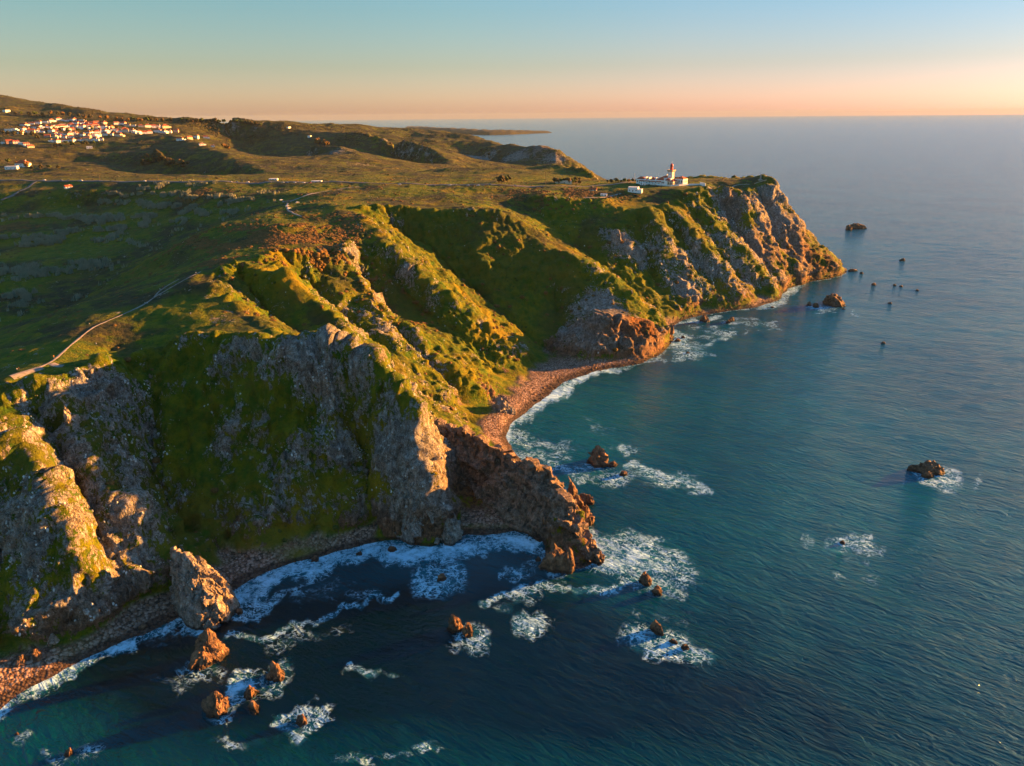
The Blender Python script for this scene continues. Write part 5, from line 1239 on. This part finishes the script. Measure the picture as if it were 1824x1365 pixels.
# ------------------------------------------------------------------ single trees
M_TRUNK = flat_mat('bark', (.10, .07, .045), .95); TREEM = [M_WOOD_F, M_GREENB, M_SHRUB]
def tree_parts(seed, mat):
    r = np.random.RandomState(seed); Vs, Fs, off = [], [], 0
    for k in range(9):
        V, F = LUMP1[r.randint(5)]; s = r.uniform(.35, .6); c = np.array([r.uniform(-.32, .32), r.uniform(-.32, .32), r.uniform(.45, .95)])
        Vs.append(V * s * 1.1 + c); Fs.append(F + off); off += len(V)
    cr = mesh_np('crown', np.concatenate(Vs), np.concatenate(Fs), smooth=False); cr.materials.append(mat)
    m = MB().lathe([(.05, -.1), (.035, .3), (.02, .7)], 6)
    tr = bpy.data.meshes.new('trunk'); tr.from_pydata(m.v, [], m.f); tr.materials.append(M_TRUNK); return cr, tr
TP = [[tree_parts(10 * j + i, TREEM[j]) for i in range(3)] for j in range(3)]
TW = ['dark green', 'mid green', 'brown']
def tree(px, py, hpx, kind, label, group):
    p = at_ground(px, py); s = math.hypot(p[1], CAMH - p[2]) / FPX * hpx
    o = empty('tree', p, rs.uniform(0, 6)); tag(o, label, 'tree', group)
    cr, tr = TP[kind][rs.randint(3)]
    for n_, me in (('crown', cr), ('trunk', tr)):
        c = bpy.data.objects.new(n_, me); COL.objects.link(c); c.parent = o; c.scale = (s * 1.2, s * 1.2, s)
for pts, n, j, hp, rl, grp in [
 ([(20,206),(90,206),(150,212),(195,214)], 14, 3, 6, 'line of trees above the village roofs', 'trees above the village'),
 ([(205,216),(250,217),(310,218)], 12, 2, 6, 'skyline trees right above the village', 'skyline trees'),
 ([(320,217),(380,219),(440,222),(470,226)], 16, 2, 6, 'skyline wood right of the village', 'skyline wood trees'),
 ([(250,300),(285,285),(300,297),(330,300)], 10, 6, 12, 'cluster in the shaded hollow', 'trees in the hollow'),
 ([(60,233),(130,235),(230,231)], 12, 3, 5, 'street trees between the village houses', 'street trees'),
 ([(0,240),(60,243),(70,250)], 7, 3, 6, 'trees at the left edge of the village', 'trees at the village edge'),
 ([(95,262),(130,260),(170,258)], 7, 4, 6, 'garden trees under the bottom row of houses', 'garden trees'),
 ([(8,290),(60,303),(110,302)], 7, 3, 7, 'trees around the large farmhouse', 'farm trees'),
 ([(560,258),(575,258),(585,262)], 4, 2, 9, 'brown clump below the far ridge', 'clump on the far slope'),
 ([(888,326),(905,326)], 4, 2, 9, 'left roadside clump by the green field', 'roadside trees'),
 ([(985,326),(1015,328),(1035,328)], 9, 2, 8, 'clump around the ochre building', 'roadside trees'),
 ([(1080,326),(1110,325),(1135,325)], 9, 2, 5, 'bushy row left of the lighthouse', 'trees by the station'),
 ([(395,262),(410,268)], 3, 2, 7, 'trees beside the lit spur', 'trees beside the spur')]:
    for i, (px, py) in enumerate(sorted(trow(pts, n, j))):
        k = rs.choice([0, 1, 2], p=[.5, .2, .3]); k = 2 if 'brown' in rl else k
        tree(px, py, hp * rs.uniform(.75, 1.25), k, f'{TW[k]} tree, {ORD[i]} from left in the {rl}', grp)
# ------------------------------------------------------------------ far headland across the bay, and the air
V = []; F = []; hx = [(720, 226, 233, 8300), (745, 227, 233, 8600), (775, 228.5, 236, 9000), (800, 229, 239, 9400), (830, 231.5, 240, 9800), (870, 232.5, 241, 10000), (910, 233.2, 240, 10400), (945, 234.2, 238.5, 11000), (975, 235.5, 237.5, 11600), (984, 236.6, 237, 11800)]
nx_ = 120
for i in range(nx_):
    t = i / (nx_ - 1) * (len(hx) - 1); k = min(int(t), len(hx) - 2); f = t - k
    px, yt, yb, Y = [hx[k][m] * (1 - f) + hx[k + 1][m] * f for m in range(4)]
    fx, fy, _ = at_z(px, yb, 0); zt = max(1.0, at_y(px, yt, fy + 250)[2]) * (1 + .25 * float(perlin(i / 4, 0, 0.3)))
    zt = min(zt, 70)
    for (dy, z_) in ((0, -2), (20, zt * .35), (140, zt * .8), (420, zt), (1100, zt * .9), (1800, -2)): V.append((fx, fy + dy, z_))
    if i:
        for m in range(5): a = (i - 1) * 6 + m; F.append((a, a + 1, a + 7, a + 6))
fh = link('far_headland', mesh_np('far_headland', np.array(V, float), np.array(F)), M_WOOD_F); tag(fh, kind='structure')
hz = NB('haze'); hz.t.nodes.remove(hz.p)
pv = hz.n('ShaderNodeVolumePrincipled'); pv.inputs['Color'].default_value = (.30, .40, .55, 1); pv.inputs['Density'].default_value = HAZE; pv.inputs['Anisotropy'].default_value = 0.0
hz.t.links.new(pv.outputs[0], hz.out.inputs['Volume'])
m = MB().box(-60000, 60000, -600, 60000, -11, 330)
ho = m.build('haze', hz.m); tag(ho, kind='stuff')
print('tris', sum(len(o.data.polygons) for o in bpy.data.objects if o.type == 'MESH'))
